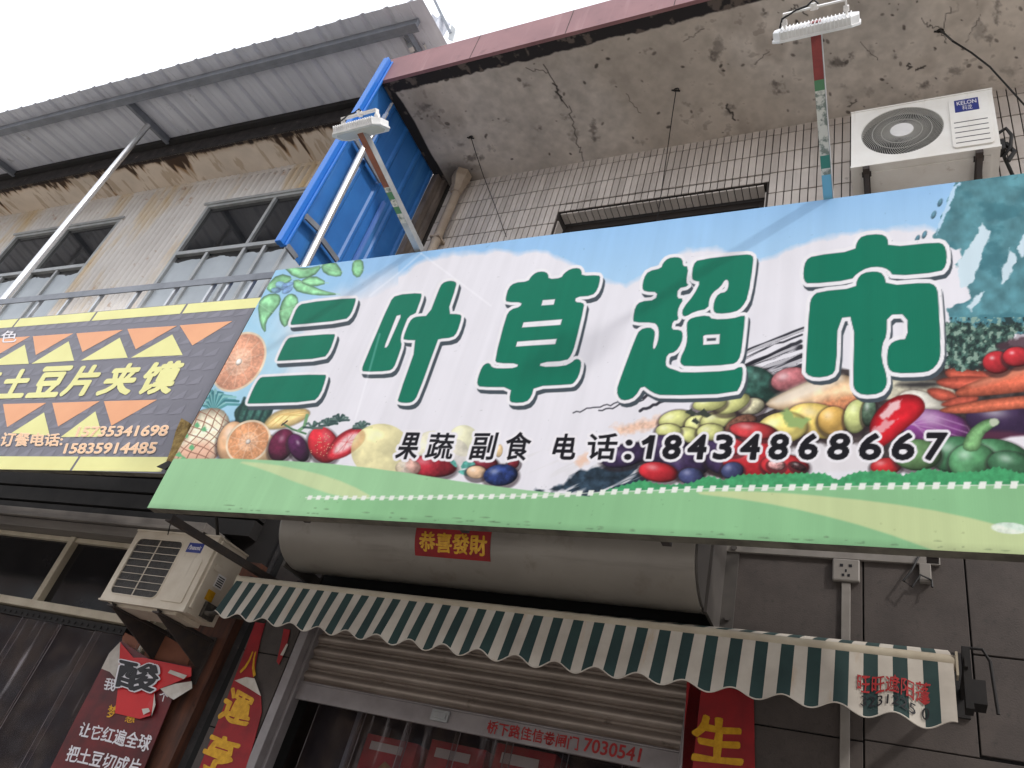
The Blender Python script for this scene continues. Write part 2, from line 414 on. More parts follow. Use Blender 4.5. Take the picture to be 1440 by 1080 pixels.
class Print:
    """a printed picture: every vertex of the board gets the ink colour that lies there"""
    def __init__(s, X, Y, base):
        s.X = X; s.Y = Y
        s.C = np.empty(X.shape + (3,)); s.C[:] = base
    def sub(s, x0, x1, y0, y1):
        return np.nonzero((s.X >= x0) & (s.X <= x1) & (s.Y >= y0) & (s.Y <= y1))
    def ink(s, idx, a, col):
        a = np.clip(a, 0, 1)[..., None]
        s.C[idx] = s.C[idx] * (1 - a) + np.asarray(col, float) * a
    def shape(s, poly, col, soft=0.7, grow=0.0, alpha=1.0, rough=0.0, rscale=6, seed=1, sm=0, tex=0.0, tscale=4, rnd=0.0):
        if sm: poly = chaikin(poly, sm)
        p = np.array(poly, float); mg = grow + soft + rough + 3
        idx = s.sub(p[:, 0].min() - mg, p[:, 0].max() + mg, p[:, 1].min() - mg, p[:, 1].max() + mg)
        if len(idx[0]) == 0: return
        X = s.X[idx]; Y = s.Y[idx]
        d = sdf(p, X, Y) - grow
        if rough: d = d + (vnoise(X, Y, rscale, seed, 4) - 0.5) * 2 * rough
        a = np.clip(0.5 - d / (2 * soft), 0, 1) * alpha
        c = np.asarray(col, float)
        if tex:
            k = 1 + (vnoise(X, Y, tscale, seed + 5, 3) - 0.5) * 2 * tex
            c = np.clip(c[None, :] * k[:, None], 0, 255)
        if rnd:
            k = 0.52 + 0.56 * np.clip(-d / rnd, 0, 1) ** 0.7; c = np.clip((c if c.ndim == 2 else c[None, :]) * k[:, None], 0, 255)
        s.ink(idx, a, c)
    def curve(s, pts, wd, col, alpha=1.0, soft=0.6):
        pts = np.array(pts, float)
        idx = s.sub(pts[:, 0].min() - wd - 2, pts[:, 0].max() + wd + 2, pts[:, 1].min() - wd - 2, pts[:, 1].max() + wd + 2)
        if len(idx[0]) == 0: return
        X = s.X[idx]; Y = s.Y[idx]; dm = np.full(X.shape, 1e9)
        for a, b in zip(pts[:-1], pts[1:]):
            e = b - a; t = np.clip(((X - a[0]) * e[0] + (Y - a[1]) * e[1]) / (e @ e + 1e-9), 0, 1)
            dm = np.minimum(dm, np.hypot(X - a[0] - t * e[0], Y - a[1] - t * e[1]))
        s.ink(idx, np.clip(0.5 - (dm - wd) / (2 * soft), 0, 1) * alpha, col)
    def ball(s, cx, cy, rx, ry, ang, col, dark=0.45, hi=0.5, hix=-0.35, hiy=-0.4, hs=0.22, edge=0.0, tex=0.12, tscale=5, seed=3, alpha=1.0, rim=None):
        if hi and alpha == 1.0 and rx > 6:      # printed contact shade round each fruit
            r0 = max(rx, ry) + 8; ih = s.sub(cx - r0, cx + r0, cy - r0, cy + r0)
            Xh = s.X[ih] - cx; Yh = s.Y[ih] - cy - 2.5; ah = math.radians(ang)
            qh = np.hypot((Xh * math.cos(ah) + Yh * math.sin(ah)) / (rx + 4), (-Xh * math.sin(ah) + Yh * math.cos(ah)) / (ry + 4))
            s.ink(ih, np.clip((1.05 - qh) * 4, 0, 0.6), (48, 36, 40))
        r = max(rx, ry) + 2
        idx = s.sub(cx - r, cx + r, cy - r, cy + r)
        if len(idx[0]) == 0: return
        X = s.X[idx] - cx; Y = s.Y[idx] - cy; a = math.radians(ang)
        u = (X * math.cos(a) + Y * math.sin(a)) / rx; v = (-X * math.sin(a) + Y * math.cos(a)) / ry
        q = np.hypot(u, v)
        al = np.clip((1 - q) * min(rx, ry) / 1.2 + 0.5, 0, 1) * alpha
        nz = np.sqrt(np.clip(1 - q * q, 0, 1))
        lx, ly = X / r, Y / r
        sh = np.clip(0.55 + 0.45 * nz - 0.45 * (lx * 0.6 + ly * 0.8), dark, 1.25)
        sh *= 1 + (vnoise(s.X[idx], s.Y[idx], tscale, seed, 4) - 0.5) * 2 * tex + (vnoise(s.X[idx], s.Y[idx], 17, seed + 3, 3) - 0.5) * 0.35
        if hi: sh *= 1 - 0.42 * np.clip((q - 0.72) / 0.28, 0, 1) ** 2 * np.clip(0.6 + ly * 0.8 + lx * 0.4, 0.15, 1.2)
        c = np.clip(np.asarray(col, float)[None, :] * sh[:, None], 0, 255)
        if rim is not None:
            k = np.clip((q - 0.80) / 0.2, 0, 1)[:, None]; c = c * (1 - k) + np.asarray(rim, float) * k
        if hi:
            h = np.exp(-(((u - hix) ** 2 + (v - hiy) ** 2) / (2 * hs * hs))) * hi
            c = c + (255 - c) * h[:, None]
        s.ink(idx, al, c)

PX, PY = None, None
YS = -1.36
SQ = dict(bl=(-4.013, 2.962), tl=(-4.089, 4.945), br=(0.37, 2.987), tr=(0.566, 4.939))
XR = 0.95
def sign_xz(u, v):
    xl = -4.013 + (-4.089 + 4.013) * v
    x = xl + (XR - xl) * u
    zb = 2.962 + (2.987 - 2.962) * (x + 4.013) / 4.383
    zt = 4.945 + (4.939 - 4.945) * (x + 4.089) / 4.655
    return x, zb + (zt - zb) * v

def proj_arr(x, y, z):
    d = np.stack([x - CAM[0], y - CAM[1] + 0 * x, z - CAM[2]], -1)
    q = d @ MC
    return CX + F_PX * q[..., 0] / q[..., 2], CY + F_PX * q[..., 1] / q[..., 2]

def cr(pts, ox, oy, k):
    return [(ox + x / k, oy + y / k) for x, y in pts]

def paint_main(NU, NV):
    U, V = np.meshgrid(np.linspace(0, 1, NU), np.linspace(0, 1, NV))
    x, z = sign_xz(U, V)
    X, Y = proj_arr(x, np.full_like(x, YS), z)
    # ground: pale lilac-white, a little cooler towards the left
    S = Print(X, Y, (232, 230, 237))
    n1 = vnoise(X, Y, 120, 1, 5); n2 = vnoise(X, Y, 26, 2, 4)
    def ink(a, c): S.C[:] = S.C * (1 - np.clip(a, 0, 1)[..., None]) + np.asarray(c, float) * np.clip(a, 0, 1)[..., None]
    # blue of the printed sky above a cloud outline
    cx_ = np.array([300, 380, 440, 500, 560, 600, 650, 700, 770, 830, 880, 925, 965, 1010, 1070, 1130, 1165, 1200, 1260, 1300, 1340, 1700])
    cy_ = np.array([640, 560, 430, 408, 384, 362, 354, 350, 356, 388, 402, 372, 352, 352, 366, 342, 334, 328, 322, 322, 326, 330])
    ed = np.interp(X, cx_, cy_) + (n2 - 0.5) * 16
    a = np.clip((ed - Y) / np.where(X < 560, 34, 9) + 0.5, 0, 1)
    top = np.interp(X, [380, 1440], [380, 244])
    g = np.clip((Y - top) / 110, 0, 1)
    blue = np.array([150, 194, 236])[None, None] * (1 - g[..., None]) + np.array([178, 214, 242])[None, None] * g[..., None]
    lft = np.clip((520 - X) / 160, 0, 1)[..., None]
    blue = blue * (1 - lft) + np.array([158, 206, 236]) * lft
    S.C[:] = S.C * (1 - a[..., None]) + blue * a[..., None]
    ink(np.clip((n1 - 0.52) * 5, 0, 1) * a * np.clip((640 - X) / 260, 0, 0.85), (236, 240, 246))
    # pale blue breath around the left fruit
    ink(np.clip(1 - np.hypot((X - 330) / 120, (Y - 520) / 110), 0, 1) * 0.9 * (0.5 + n1), (176, 218, 236))
    # teal mountain at the right
    mt = [(1352, 240), (1330, 292), (1312, 334), (1328, 345), (1350, 350), (1352, 362), (1342, 372), (1360, 382), (1358, 402), (1366, 420), (1350, 428), (1334, 436), (1334, 470), (1720, 470), (1720, 180)]
    S.shape(mt, (88, 140, 150), soft=1.2, rough=7, rscale=14, seed=4, tex=0.22, tscale=16)
    idx = S.sub(1310, 2000, 150, 480)
    k = vnoise(X[idx], Y[idx], 40, 8, 5, 1.0, 1.6); S.ink(idx, np.clip((k - 0.52) * 5, 0, 0.6) * (S.C[idx][:, 0] < 140), (58, 112, 124))
    for p in ([(1381, 314), (1392, 326), (1384, 352), (1374, 376), (1368, 398), (1352, 404), (1346, 372), (1352, 362), (1366, 342)], [(1384, 410), (1376, 425), (1366, 438), (1362, 430), (1374, 416)],
              [(1420, 350), (1432, 360), (1424, 380), (1410, 398), (1408, 388)], [(1440, 330), (1446, 350), (1436, 362), (1430, 350)]):
        S.shape(p, (206, 226, 236), soft=1, rough=4, rscale=8, seed=9)
    for p in ([(1342, 258), (1349, 258), (1318, 332), (1314, 332)],):
        S.shape(p, (186, 216, 238), soft=1, rough=4, rscale=6, seed=12)
    for q in ((1300, 330), (1313, 302), (1322, 285), (1290, 336)): S.ball(q[0], q[1], 3, 6, 25, (96, 140, 158), hi=0)
    # soft green base
    gx = np.array([200, 245, 330, 400, 460, 520, 580, 640, 700, 740, 790, 830, 1700]); gy = np.array([648, 645, 645, 648, 652, 658, 666, 676, 684, 689, 694, 698, 698])
    ln = np.interp(X, [400, 430, 560, 760, 850, 1000, 1200, 1440, 1800], [700, 700, 700, 697, 692, 687, 684, 682, 679])
    ga = np.clip((Y - np.where(X > 830, np.minimum(np.interp(X, gx, gy), ln), np.interp(X, gx, gy))) / 1.4 + 0.5, 0, 1)
    # ---- right-hand fruit and vegetables
    S.shape([(1052, 560), (1064, 530), (1120, 524), (1210, 520), (1330, 505), (1700, 480), (1700, 640), (1420, 652), (1240, 646), (1236, 628), (1180, 640), (1100, 640), (1060, 668), (860, 672), (870, 640), (940, 612), (1010, 600)], (66, 58, 58), soft=2, rough=8, rscale=14, seed=77, tex=0.5, tscale=9)
    S.shape([(1112, 630), (1180, 622), (1236, 628), (1240, 664), (1110, 664)], (226, 222, 226), soft=3, rough=5, rscale=9, seed=78)
    strokes = [((952, 534), (1130, 462), 2.8), ((958, 540), (1128, 470), 1.3), ((960, 548), (1126, 486), 3.6), ((985, 545), (1124, 500), 1.6), ((1030, 548), (1130, 516), 5.0), ((1040, 520), (1126, 480), 2.5),
               ((1060, 528), (1128, 502), 5.5), ((880, 566), (936, 548), 2), ((842, 578), (905, 562), 0.9), ((806, 580), (868, 566), 0.8), ((900, 578), (960, 552), 2)]
    for (ax, ay), (bx, by), wd in strokes:
        m = 14; ts = np.linspace(0, 1, m)
        S.curve([(ax + (bx - ax) * t, ay + (by - ay) * t + RNG.normal(0, 1.0)) for t in ts], wd, (38, 38, 46), alpha=0.92, soft=0.8)
    idx = S.sub(800, 1135, 455, 590)
    k = vnoise(X[idx] + Y[idx] * 0.42, Y[idx] + X[idx] * 0.4, 7, 14, 3, 0.16, 1.0)
    S.ink(idx, np.clip((k - 0.53) * 9, 0, 0.8) * np.clip((S.C[idx][:, 1] < 120), 0, 1), (220, 218, 224))
    # dark teal smear bottom left of the group
    S.shape([(756, 690), (800, 672), (850, 652), (905, 622), (940, 610), (960, 640), (930, 672), (890, 694), (820, 697)], (44, 60, 74), soft=2, rough=12, rscale=22, seed=21, tex=0.5, tscale=7)
    idx = S.sub(740, 950, 600, 700)
    k = vnoise(X[idx], Y[idx] + X[idx] * 0.45, 8, 15, 3, 0.15, 1.0)
    S.ink(idx, np.clip((k - 0.55) * 9, 0, 0.85), (226, 224, 228))
    S.shape([(862, 600), (930, 586), (960, 584), (955, 596), (900, 606), (868, 610)], (240, 190, 158), soft=4, rough=6, rscale=8, seed=22, alpha=0.75, tex=0.2)
    S.shape([(806, 648), (826, 638), (832, 646), (815, 655)], (240, 190, 158), soft=3, rough=4, rscale=6, seed=23, alpha=0.7)
    S.ball(1066, 542, 34, 24, 32, (54, 92, 82), tex=0.5, tscale=9, hi=0.1)
    S.ball(1112, 534, 28, 17, -12, (196, 118, 124), tex=0.2)
    S.ball(1056, 572, 20, 12, -10, (222, 216, 180), tex=0.25)
    S.shape([(1074, 566), (1110, 548), (1150, 530), (1200, 526), (1216, 548), (1208, 578), (1170, 580), (1120, 578), (1085, 576)], (236, 200, 160), soft=1, sm=1, tex=0.2, tscale=12, rnd=14)
    S.shape([(1074, 566), (1150, 530), (1196, 528), (1150, 552), (1100, 572)], (240, 230, 214), soft=5, sm=1, alpha=0.8)
    S.shape([(1140, 570), (1180, 556), (1212, 554), (1206, 584), (1175, 582)], (200, 118, 78), soft=6, sm=1, alpha=0.75, tex=0.35, tscale=4)
    for q in ((950, 590, 24, 13, -12), (985, 600, 22, 16, 8), (1010, 590, 26, 13, -14), (965, 612, 20, 11, 0), (1030, 568, 26, 12, -22), (940, 606, 18, 10, 0), (998, 568, 24, 10, -8), (1000, 608, 20, 12, 0)):
        S.ball(*q, (214, 216, 142), dark=0.72, hi=0.35, tex=0.1)
    for q in ((972, 580, 8, 5), (990, 582, 10, 6), (978, 592, 6, 4)): S.shape([(q[0] - q[2], q[1]), (q[0], q[1] - q[3]), (q[0] + q[2], q[1] + 2), (q[0] + 1, q[1] + q[3])], (60, 66, 58), soft=1, rough=3, rscale=5, seed=int(q[0]))
    S.ball(1042, 598, 24, 13, -24, (128, 86, 70), tex=0.5, tscale=4, hi=0.05); S.ball(1058, 604, 18, 9, -20, (214, 208, 160), tex=0.35, tscale=4)
    for q in ((1150, 592, 44, 24, 12, (236, 206, 112)), (1100, 602, 36, 22, -8, (238, 220, 128)), (1172, 592, 22, 20, 0, (232, 186, 100))): S.ball(*q, dark=0.75, hi=0.4, tex=0.08)
    S.shape([(1098, 580), (1108, 574), (1118, 586), (1140, 590), (1128, 602), (1108, 600)], (150, 176, 110), soft=2, rough=3, rscale=6, seed=31)
    S.ball(1204, 586, 17, 24, 12, (200, 208, 136), dark=0.7, tex=0.1, hi=0.3); S.ball(1222, 580, 10, 20, 6, (96, 122, 100), tex=0.3)
    S.shape([(1196, 530), (1260, 534), (1330, 536), (1350, 560), (1320, 575), (1240, 560), (1200, 556)], (206, 200, 178), soft=2, sm=1, tex=0.15); S.shape([(1250, 540), (1310, 534), (1330, 542), (1290, 548)], (58, 56, 56), soft=4, sm=1)
    S.ball(1300, 575, 40, 22, 25, (226, 222, 208), dark=0.7, tex=0.1)
    # tomatoes, plums low down
    for q in ((932, 634, 40, 22, 0), (880, 640, 36, 16, -14), (1000, 640, 30, 20, 0), (964, 654, 34, 18, 0), (1020, 652, 28, 16, 8)): S.ball(*q, (64, 48, 84), dark=0.4, tex=0.35, tscale=8, hi=0.15)
    for q in ((1062, 646, 46, 34, 0, (198, 44, 52)), (1104, 655, 34, 16, 4, (206, 52, 58)), (1030, 628, 20, 12, 0, (200, 60, 66)), (1060, 606, 34, 12, 6, (204, 66, 70)), (926, 664, 28, 14, 8, (208, 48, 58)), (1246, 656, 22, 12, -4, (206, 50, 54))): S.ball(*q, dark=0.5, tex=0.1, hi=0.4)
    S.ball(1092, 654, 12, 7, 10, (232, 170, 168), tex=0.5, tscale=3); S.ball(1122, 656, 12, 5, 20, (70, 44, 46), tex=0.6, tscale=3)
    for q in ((972, 670, 18, 12, 5), (1030, 662, 16, 12, -8)): S.ball(*q, (70, 76, 118), dark=0.5, hi=0.3, tex=0.2)
    S.ball(1275, 648, 70, 18, 0, (226, 222, 226), dark=0.9, hi=0, tex=0.05, alpha=0.0)
    # onion, chilli, aubergine, peppers, carrots
    S.ball(1322, 606, 56, 28, 14, (134, 66, 138), dark=0.45, tex=0.1, hi=0.5, hix=-0.35, hiy=-0.5, hs=0.3)
    for k_ in range(5): S.curve([(1270 + k_ * 3, 600 - k_ * 2), (1310, 584 + k_ * 9), (1360, 600 + k_ * 9), (1376, 626)], 0.8, (206, 166, 206), alpha=0.55, soft=0.9)
    S.shape([(1220, 602), (1232, 578), (1252, 560), (1276, 553), (1296, 558), (1303, 574), (1292, 588), (1272, 604), (1252, 622), (1232, 634)], (206, 32, 44), soft=1, sm=2, tex=0.15, tscale=14, rnd=14)
    S.shape([(1236, 584), (1252, 568), (1268, 562), (1262, 576), (1244, 592)], (240, 208, 210), soft=2, rough=4, rscale=7, seed=41, alpha=0.9)
    S.shape([(1226, 604), (1246, 592), (1262, 590), (1240, 610), (1228, 616)], (240, 196, 200), soft=2, rough=4, rscale=6, seed=42, alpha=0.75)
    S.ball(1424, 592, 66, 28, 4, (58, 40, 72), dark=0.4, tex=0.08, hi=0.5, hix=-0.4, hiy=-0.35, hs=0.2)
    S.shape([(1366, 612), (1400, 604), (1480, 616), (1480, 626), (1400, 640)], (84, 44, 66), soft=3, sm=1)
    S.shape([(1395, 622), (1430, 612), (1500, 614), (1500, 660), (1420, 650)], (232, 228, 234), soft=2, sm=1)
    for q in ((1345, 640, 40, 26, 0, (72, 126, 88)), (1290, 640, 34, 22, 0, (110, 150, 98)), (1400, 648, 52, 30, 8, (78, 138, 94)), (1368, 650, 34, 26, 0, (92, 154, 106)), (1424, 656, 36, 20, 14, (66, 112, 80))): S.ball(*q, dark=0.5, tex=0.1, hi=0.45, hs=0.2)
    S.shape([(1352, 628), (1362, 606), (1380, 592), (1396, 588), (1408, 594), (1396, 602), (1382, 612), (1378, 634), (1360, 636)], (126, 176, 118), soft=1, sm=1, tex=0.15, rnd=8)
    S.shape([(1390, 590), (1402, 588), (1406, 596), (1394, 602)], (190, 200, 176), soft=1, sm=1)
    cs = (222, 112, 84)
    for p in ([(1330, 516), (1380, 522), (1460, 520), (1460, 540), (1350, 538), (1328, 530)], [(1310, 534), (1360, 528), (1400, 532), (1380, 548), (1330, 548)], [(1300, 550), (1312, 544), (1340, 550), (1350, 562), (1320, 566)], [(1320, 568), (1350, 556), (1380, 556), (1370, 570), (1330, 574)]):
        S.shape(p, (206, 96, 76), soft=1.5, sm=2, tex=0.16, tscale=5, rnd=9)
    S.shape([(1340, 552), (1360, 540), (1440, 512), (1520, 480), (1520, 540), (1440, 552), (1350, 560)], cs, soft=1.2, sm=2, tex=0.16, tscale=4, rnd=15)
    S.shape([(1316, 576), (1370, 564), (1440, 556), (1520, 552), (1520, 574), (1440, 574), (1370, 582), (1330, 582)], (226, 118, 88), soft=1.2, sm=2, tex=0.16, tscale=4, rnd=9)
    S.shape([(1360, 540), (1440, 516), (1520, 490), (1520, 500), (1440, 526), (1370, 546)], (240, 158, 128), soft=4, alpha=0.6, sm=1)
    # parsley
    S.shape([(1332, 458), (1350, 452), (1372, 460), (1400, 454), (1425, 452), (1436, 464), (1420, 482), (1428, 494), (1400, 500), (1372, 518), (1345, 520), (1332, 512)], (64, 92, 84), soft=1, rough=9, rscale=10, seed=51, tex=0.6, tscale=5)
    idx = S.sub(1328, 1442, 446, 526); k = vnoise(X[idx], Y[idx], 6, 52, 3)
    S.ink(idx, np.clip((k - 0.56) * 9, 0, 0.8) * (S.C[idx][:, 0] < 130), (156, 182, 166))
    S.ink(idx, np.clip((0.42 - k) * 9, 0, 0.85) * (S.C[idx][:, 0] < 130), (36, 50, 50))
    S.shape([(1400, 486), (1440, 470), (1500, 470), (1500, 505), (1420, 506)], (76, 50, 60), soft=3, rough=5, rscale=9, seed=53, alpha=0.85)
    for q in ((1402, 510, 20, 16, 0), (1430, 502, 20, 14, 0)): S.ball(*q, (196, 50, 58), dark=0.5, hi=0.6, hs=0.12)
    # ---- left-hand fruit
    lv = (140, 200, 150)
    for p in ([(413, 390), (440, 402), (452, 408), (478, 414), (455, 416), (432, 414), (412, 408)], [(395, 372), (430, 378), (455, 372), (440, 390), (415, 392)], [(362, 426), (374, 414), (392, 412), (396, 424), (384, 440), (374, 452), (374, 470), (366, 458)],
              [(392, 438), (398, 420), (408, 412), (418, 416), (420, 428), (410, 444), (402, 462), (394, 454)], [(450, 372), (470, 366), (482, 382), (478, 390), (456, 386)], [(496, 366), (510, 364), (512, 380), (504, 392), (494, 384)], [(372, 404), (392, 384), (414, 390), (398, 404), (384, 414)], [(420, 396), (440, 386), (462, 398), (440, 404)]):
        S.shape(p, lv, soft=0.8, sm=1, tex=0.3, tscale=9, seed=int(p[0][0]), rnd=4)
        S.curve([p[0], tuple(np.mean(p, 0)), p[len(p) // 2]], 0.6, (168, 214, 170), alpha=0.6)
    for q in ((396, 402, 9, 6, 20), (404, 408, 8, 4, -30), (388, 408, 7, 4, 0), (405, 400, 8, 3, -14)): S.ball(*q, (132, 168, 220), tex=0.3, hi=0, alpha=0.75)
    def citrus(cx, cy, rx, ry, ang, flesh):
        S.ball(cx, cy, rx + 3.0, ry + 3.0, ang, (248, 226, 196), dark=0.96, hi=0, tex=0.02)
        S.ball(cx, cy, rx, ry, ang, flesh, dark=0.93, hi=0.0, tex=0.17, tscale=2.6); S.ball(cx, cy, rx * 0.5, ry * 0.5, ang, (252, 216, 190), dark=0.97, hi=0, tex=0.25, tscale=2.6, alpha=0.35)
        a = math.radians(ang)
        for k_ in range(11):
            t = 2 * math.pi * k_ / 11 + 0.2
            ux, uy = rx * 0.9 * math.cos(t), ry * 0.9 * math.sin(t)
            S.curve([(cx, cy), (cx + ux * math.cos(a) - uy * math.sin(a), cy + ux * math.sin(a) + uy * math.cos(a))], 0.45, (250, 226, 204), alpha=0.45)
        S.ball(cx, cy, rx * 0.12, ry * 0.12, ang, (252, 240, 228), hi=0)
    citrus(336, 509, 44, 30, -52, (238, 172, 140))
    # pineapple: crown, body, lattice
    for k_ in range(22):
        t = -2.9 + k_ * 0.125; L_ = 22 + 16 * RNG.random()
        S.curve([(302, 578), (302 + math.cos(t) * L_ * 0.5, 576 + math.sin(t) * L_ * 0.75), (302 + math.cos(t) * L_ * 1.15, 576 + math.sin(t) * L_ * 0.7)], 1.7, [(86, 152, 158), (60, 122, 130), (140, 196, 196)][k_ % 3], alpha=0.95)
    pb = [(276, 580), (290, 574), (312, 574), (324, 590), (324, 612), (312, 634), (300, 648), (258, 650), (240, 646), (246, 628), (260, 600)]
    S.shape(pb, (250, 236, 208), soft=1, sm=1, tex=0.14, rnd=16)
    S.shape([(250, 630), (286, 616), (306, 632), (296, 650), (240, 650)], (236, 176, 150), soft=6, sm=1, alpha=0.75)
    idx = S.sub(236, 328, 570, 652); Xi = X[idx]; Yi = Y[idx]; ins = sdf(chaikin(pb, 1), Xi, Yi) < 0
    c1 = np.abs(((Xi * 0.9 + Yi * 0.62 + 3 * np.sin(Yi / 9)) / 11.5) % 1 - 0.5); c2 = np.abs(((-Xi * 0.55 + Yi * 0.95 + 3 * np.sin(Xi / 11)) / 11.5) % 1 - 0.5)
    S.ink(idx, np.clip((0.09 - np.minimum(c1, c2)) * 22, 0, 0.85) * ins, (150, 104, 84))
    for q in ((270, 630), (262, 612), (252, 640), (288, 604), (258, 646), (278, 598)): S.shape([(q[0] - 5, q[1]), (q[0], q[1] - 5), (q[0] + 4, q[1] + 1), (q[0], q[1] + 4)], (110, 184, 130), soft=1, rough=2, rscale=4, seed=int(q[1]))
    # melon, bananas, peach, orange half, plums, strawberries
    wm = [(326, 582), (340, 566), (366, 556), (386, 566), (382, 584), (372, 598), (340, 602)]
    S.shape(wm, (62, 106, 96), soft=1, sm=2, tex=0.3, rnd=14)
    for k_ in range(5): S.curve([(330 + k_ * 10, 600), (336 + k_ * 11, 580), (344 + k_ * 11, 560)], 2.0, (34, 60, 58), soft=1.2, alpha=0.9)
    S.shape([(366, 604), (378, 584), (400, 574), (424, 572), (440, 580), (424, 594), (396, 604)], (248, 218, 152), soft=1.5, sm=2, tex=0.08, rnd=9)
    for k_ in range(3): S.curve([(372 + k_ * 9, 600), (392 + k_ * 8, 584), (430, 577 + k_ * 4)], 0.7, (214, 170, 96), alpha=0.6)
    S.ball(326, 622, 20, 30, 15, (242, 192, 148), dark=0.75, tex=0.06); S.ball(376, 634, 22, 22, 0, (240, 204, 158), dark=0.8, tex=0.06)
    citrus(349, 621, 31, 25, -40, (240, 172, 124))
    S.curve([(398, 596), (412, 604), (430, 610)], 1.4, (86, 128, 92)); S.curve([(432, 584), (428, 600), (420, 606)], 2.2, (120, 164, 120)); S.curve([(404, 592), (396, 598)], 1.0, (84, 60, 54))
    S.ball(396, 626, 24, 17, -62, (104, 34, 64), dark=0.35, tex=0.2, hi=0.35, hix=0.35, hiy=-0.25, hs=0.15); S.ball(420, 630, 21, 13, 62, (84, 34, 78), dark=0.35, tex=0.2, hi=0.5, hix=-0.35, hiy=-0.2, hs=0.12)
    S.ball(455, 626, 26, 21, 66, (204, 48, 60), dark=0.6, tex=0.15, tscale=5, hi=0.25)
    st = [(456, 648), (462, 628), (478, 610), (500, 600), (514, 606), (514, 620), (500, 634), (480, 646)]
    S.shape(st, (214, 56, 68), soft=1, sm=2, tex=0.15, rnd=8); S.shape([(468, 640), (472, 626), (490, 610), (506, 608), (504, 620), (488, 634)], (240, 200, 200), soft=3, sm=2, tex=0.1)
    for k_ in range(7): S.curve([(488, 622), (468 + k_ * 7, 644 - k_ * 5 - (k_ % 2) * 18)], 0.5, (216, 90, 96), alpha=0.55)
    for k_ in range(36):
        q = RNG.normal(0, 1, 2); S.ball(455 + q[0] * 9, 626 + q[1] * 9, 0.9, 0.9, 0, (248, 206, 160), hi=0, alpha=0.7)
    for bx, by, n_ in ((462, 598, 9), (478, 592, 9), (510, 602, 8), (440, 602, 6)):
        for k_ in range(n_):
            t = -math.pi + k_ * math.pi / (n_ - 1) + RNG.normal(0, 0.2); S.curve([(bx, by), (bx + math.cos(t) * 9, by + math.sin(t) * 9), (bx + math.cos(t) * 13, by + math.sin(t) * 8)], 1.6, [(54, 78, 76), (84, 112, 104)][k_ % 2], alpha=0.9)
    # faded melon and apples in the middle
    S.ball(536, 634, 42, 38, 0, (232, 222, 158), dark=0.93, hi=0.0, tex=0.05, alpha=0.8); S.ball(610, 632, 30, 26, 0, (236, 230, 186), dark=0.93, hi=0, tex=0.08, alpha=0.6); S.ball(652, 620, 22, 22, 0, (232, 230, 176), dark=0.93, hi=0, tex=0.08, alpha=0.65); S.ball(642, 640, 18, 22, 0, (222, 214, 206), dark=0.9, hi=0, alpha=0.6)
    S.ball(702, 634, 5, 9, 10, (236, 206, 160), dark=0.9, hi=0.1)
    S.ball(606, 656, 36, 15, 4, (176, 44, 58), dark=0.5, tex=0.2, hi=0.3); S.ball(574, 658, 18, 12, 0, (214, 196, 176), dark=0.7, tex=0.3, alpha=0.8); S.ball(682, 652, 18, 10, 0, (130, 40, 54), dark=0.5, tex=0.1); S.ball(722, 652, 9, 7, -40, (124, 36, 46), dark=0.6, hi=0.1)
    for p in ([(646, 660), (654, 646), (672, 652), (660, 658)], [(642, 662), (662, 660), (668, 672), (650, 668)], [(630, 648), (640, 646), (644, 660)]): S.shape(p, (92, 168, 156), soft=0.9, sm=1, tex=0.3)
    S.ball(670, 664, 14, 9, 0, (232, 196, 160), dark=0.8); S.ball(704, 668, 24, 15, -6, (44, 62, 120), dark=0.4, tex=0.5, tscale=6, hi=0.4, hs=0.2)
    # white relief round the telephone number is a separate layer (below, with the lettering)
    # green base, hedge, path, dotted line
    gl = np.array([156, 204, 156]); gd = np.array([140, 192, 142])
    below = np.clip((Y - ln) / 1.5 + 0.5, 0, 1) * np.clip((X - 430) / 60, 0, 1)
    gcol = gl * (1 - below[..., None]) + gd * below[..., None]
    gcol = gcol * (0.97 + 0.06 * n1[..., None])
    S.C[:] = S.C * (1 - ga[..., None]) + gcol * ga[..., None]
    S.shape([(328, 648), (380, 652), (440, 664), (490, 680), (530, 702), (480, 700), (420, 680), (370, 660)], (206, 218, 166), soft=1.5, sm=1, alpha=0.85)
    S.shape([(960, 692), (1040, 690), (1120, 694), (1240, 706), (1340, 722), (1440, 748), (1520, 770), (1520, 800), (1370, 800), (1320, 776), (1230, 744), (1140, 720), (1060, 704)], (206, 214, 160), soft=1.5, sm=1, alpha=0.85)
    S.ball(1420, 743, 26, 8, 4, (236, 244, 240), dark=0.98, hi=0, alpha=0.75)
    hx = np.array([820, 850, 900, 940, 975, 1000, 1020, 1060, 1110, 1160, 1178, 1210, 1250, 1270, 1300, 1340, 1372, 1400, 1440, 1700]); hy = np.array([698, 688, 676, 680, 678, 668, 672, 664, 666, 664, 672, 662, 660, 666, 658, 664, 662, 656, 664, 660])
    hedge = np.clip((Y - np.interp(X, hx, hy) - np.abs(np.sin(X / 2.6)) * 2.2 - (n2 - 0.5) * 6) / 1.4 + 0.5, 0, 1) * np.clip((ln - Y) / 1.4 + 0.5, 0, 1) * (X > 818)
    hc = np.array([70, 158, 104]) * (0.85 + 0.3 * vnoise(X, Y, 5, 61, 3))[..., None]
    S.C[:] = S.C * (1 - hedge[..., None]) + hc * hedge[..., None]
    S.curve([(q, float(np.interp(q, [400, 430, 560, 760, 850, 1000, 1200, 1440, 1800], [700, 700, 700, 697, 692, 687, 684, 682, 679]))) for q in range(430, 1500, 10)], 0.7, (236, 240, 226), alpha=0.8)
    q = 436.0
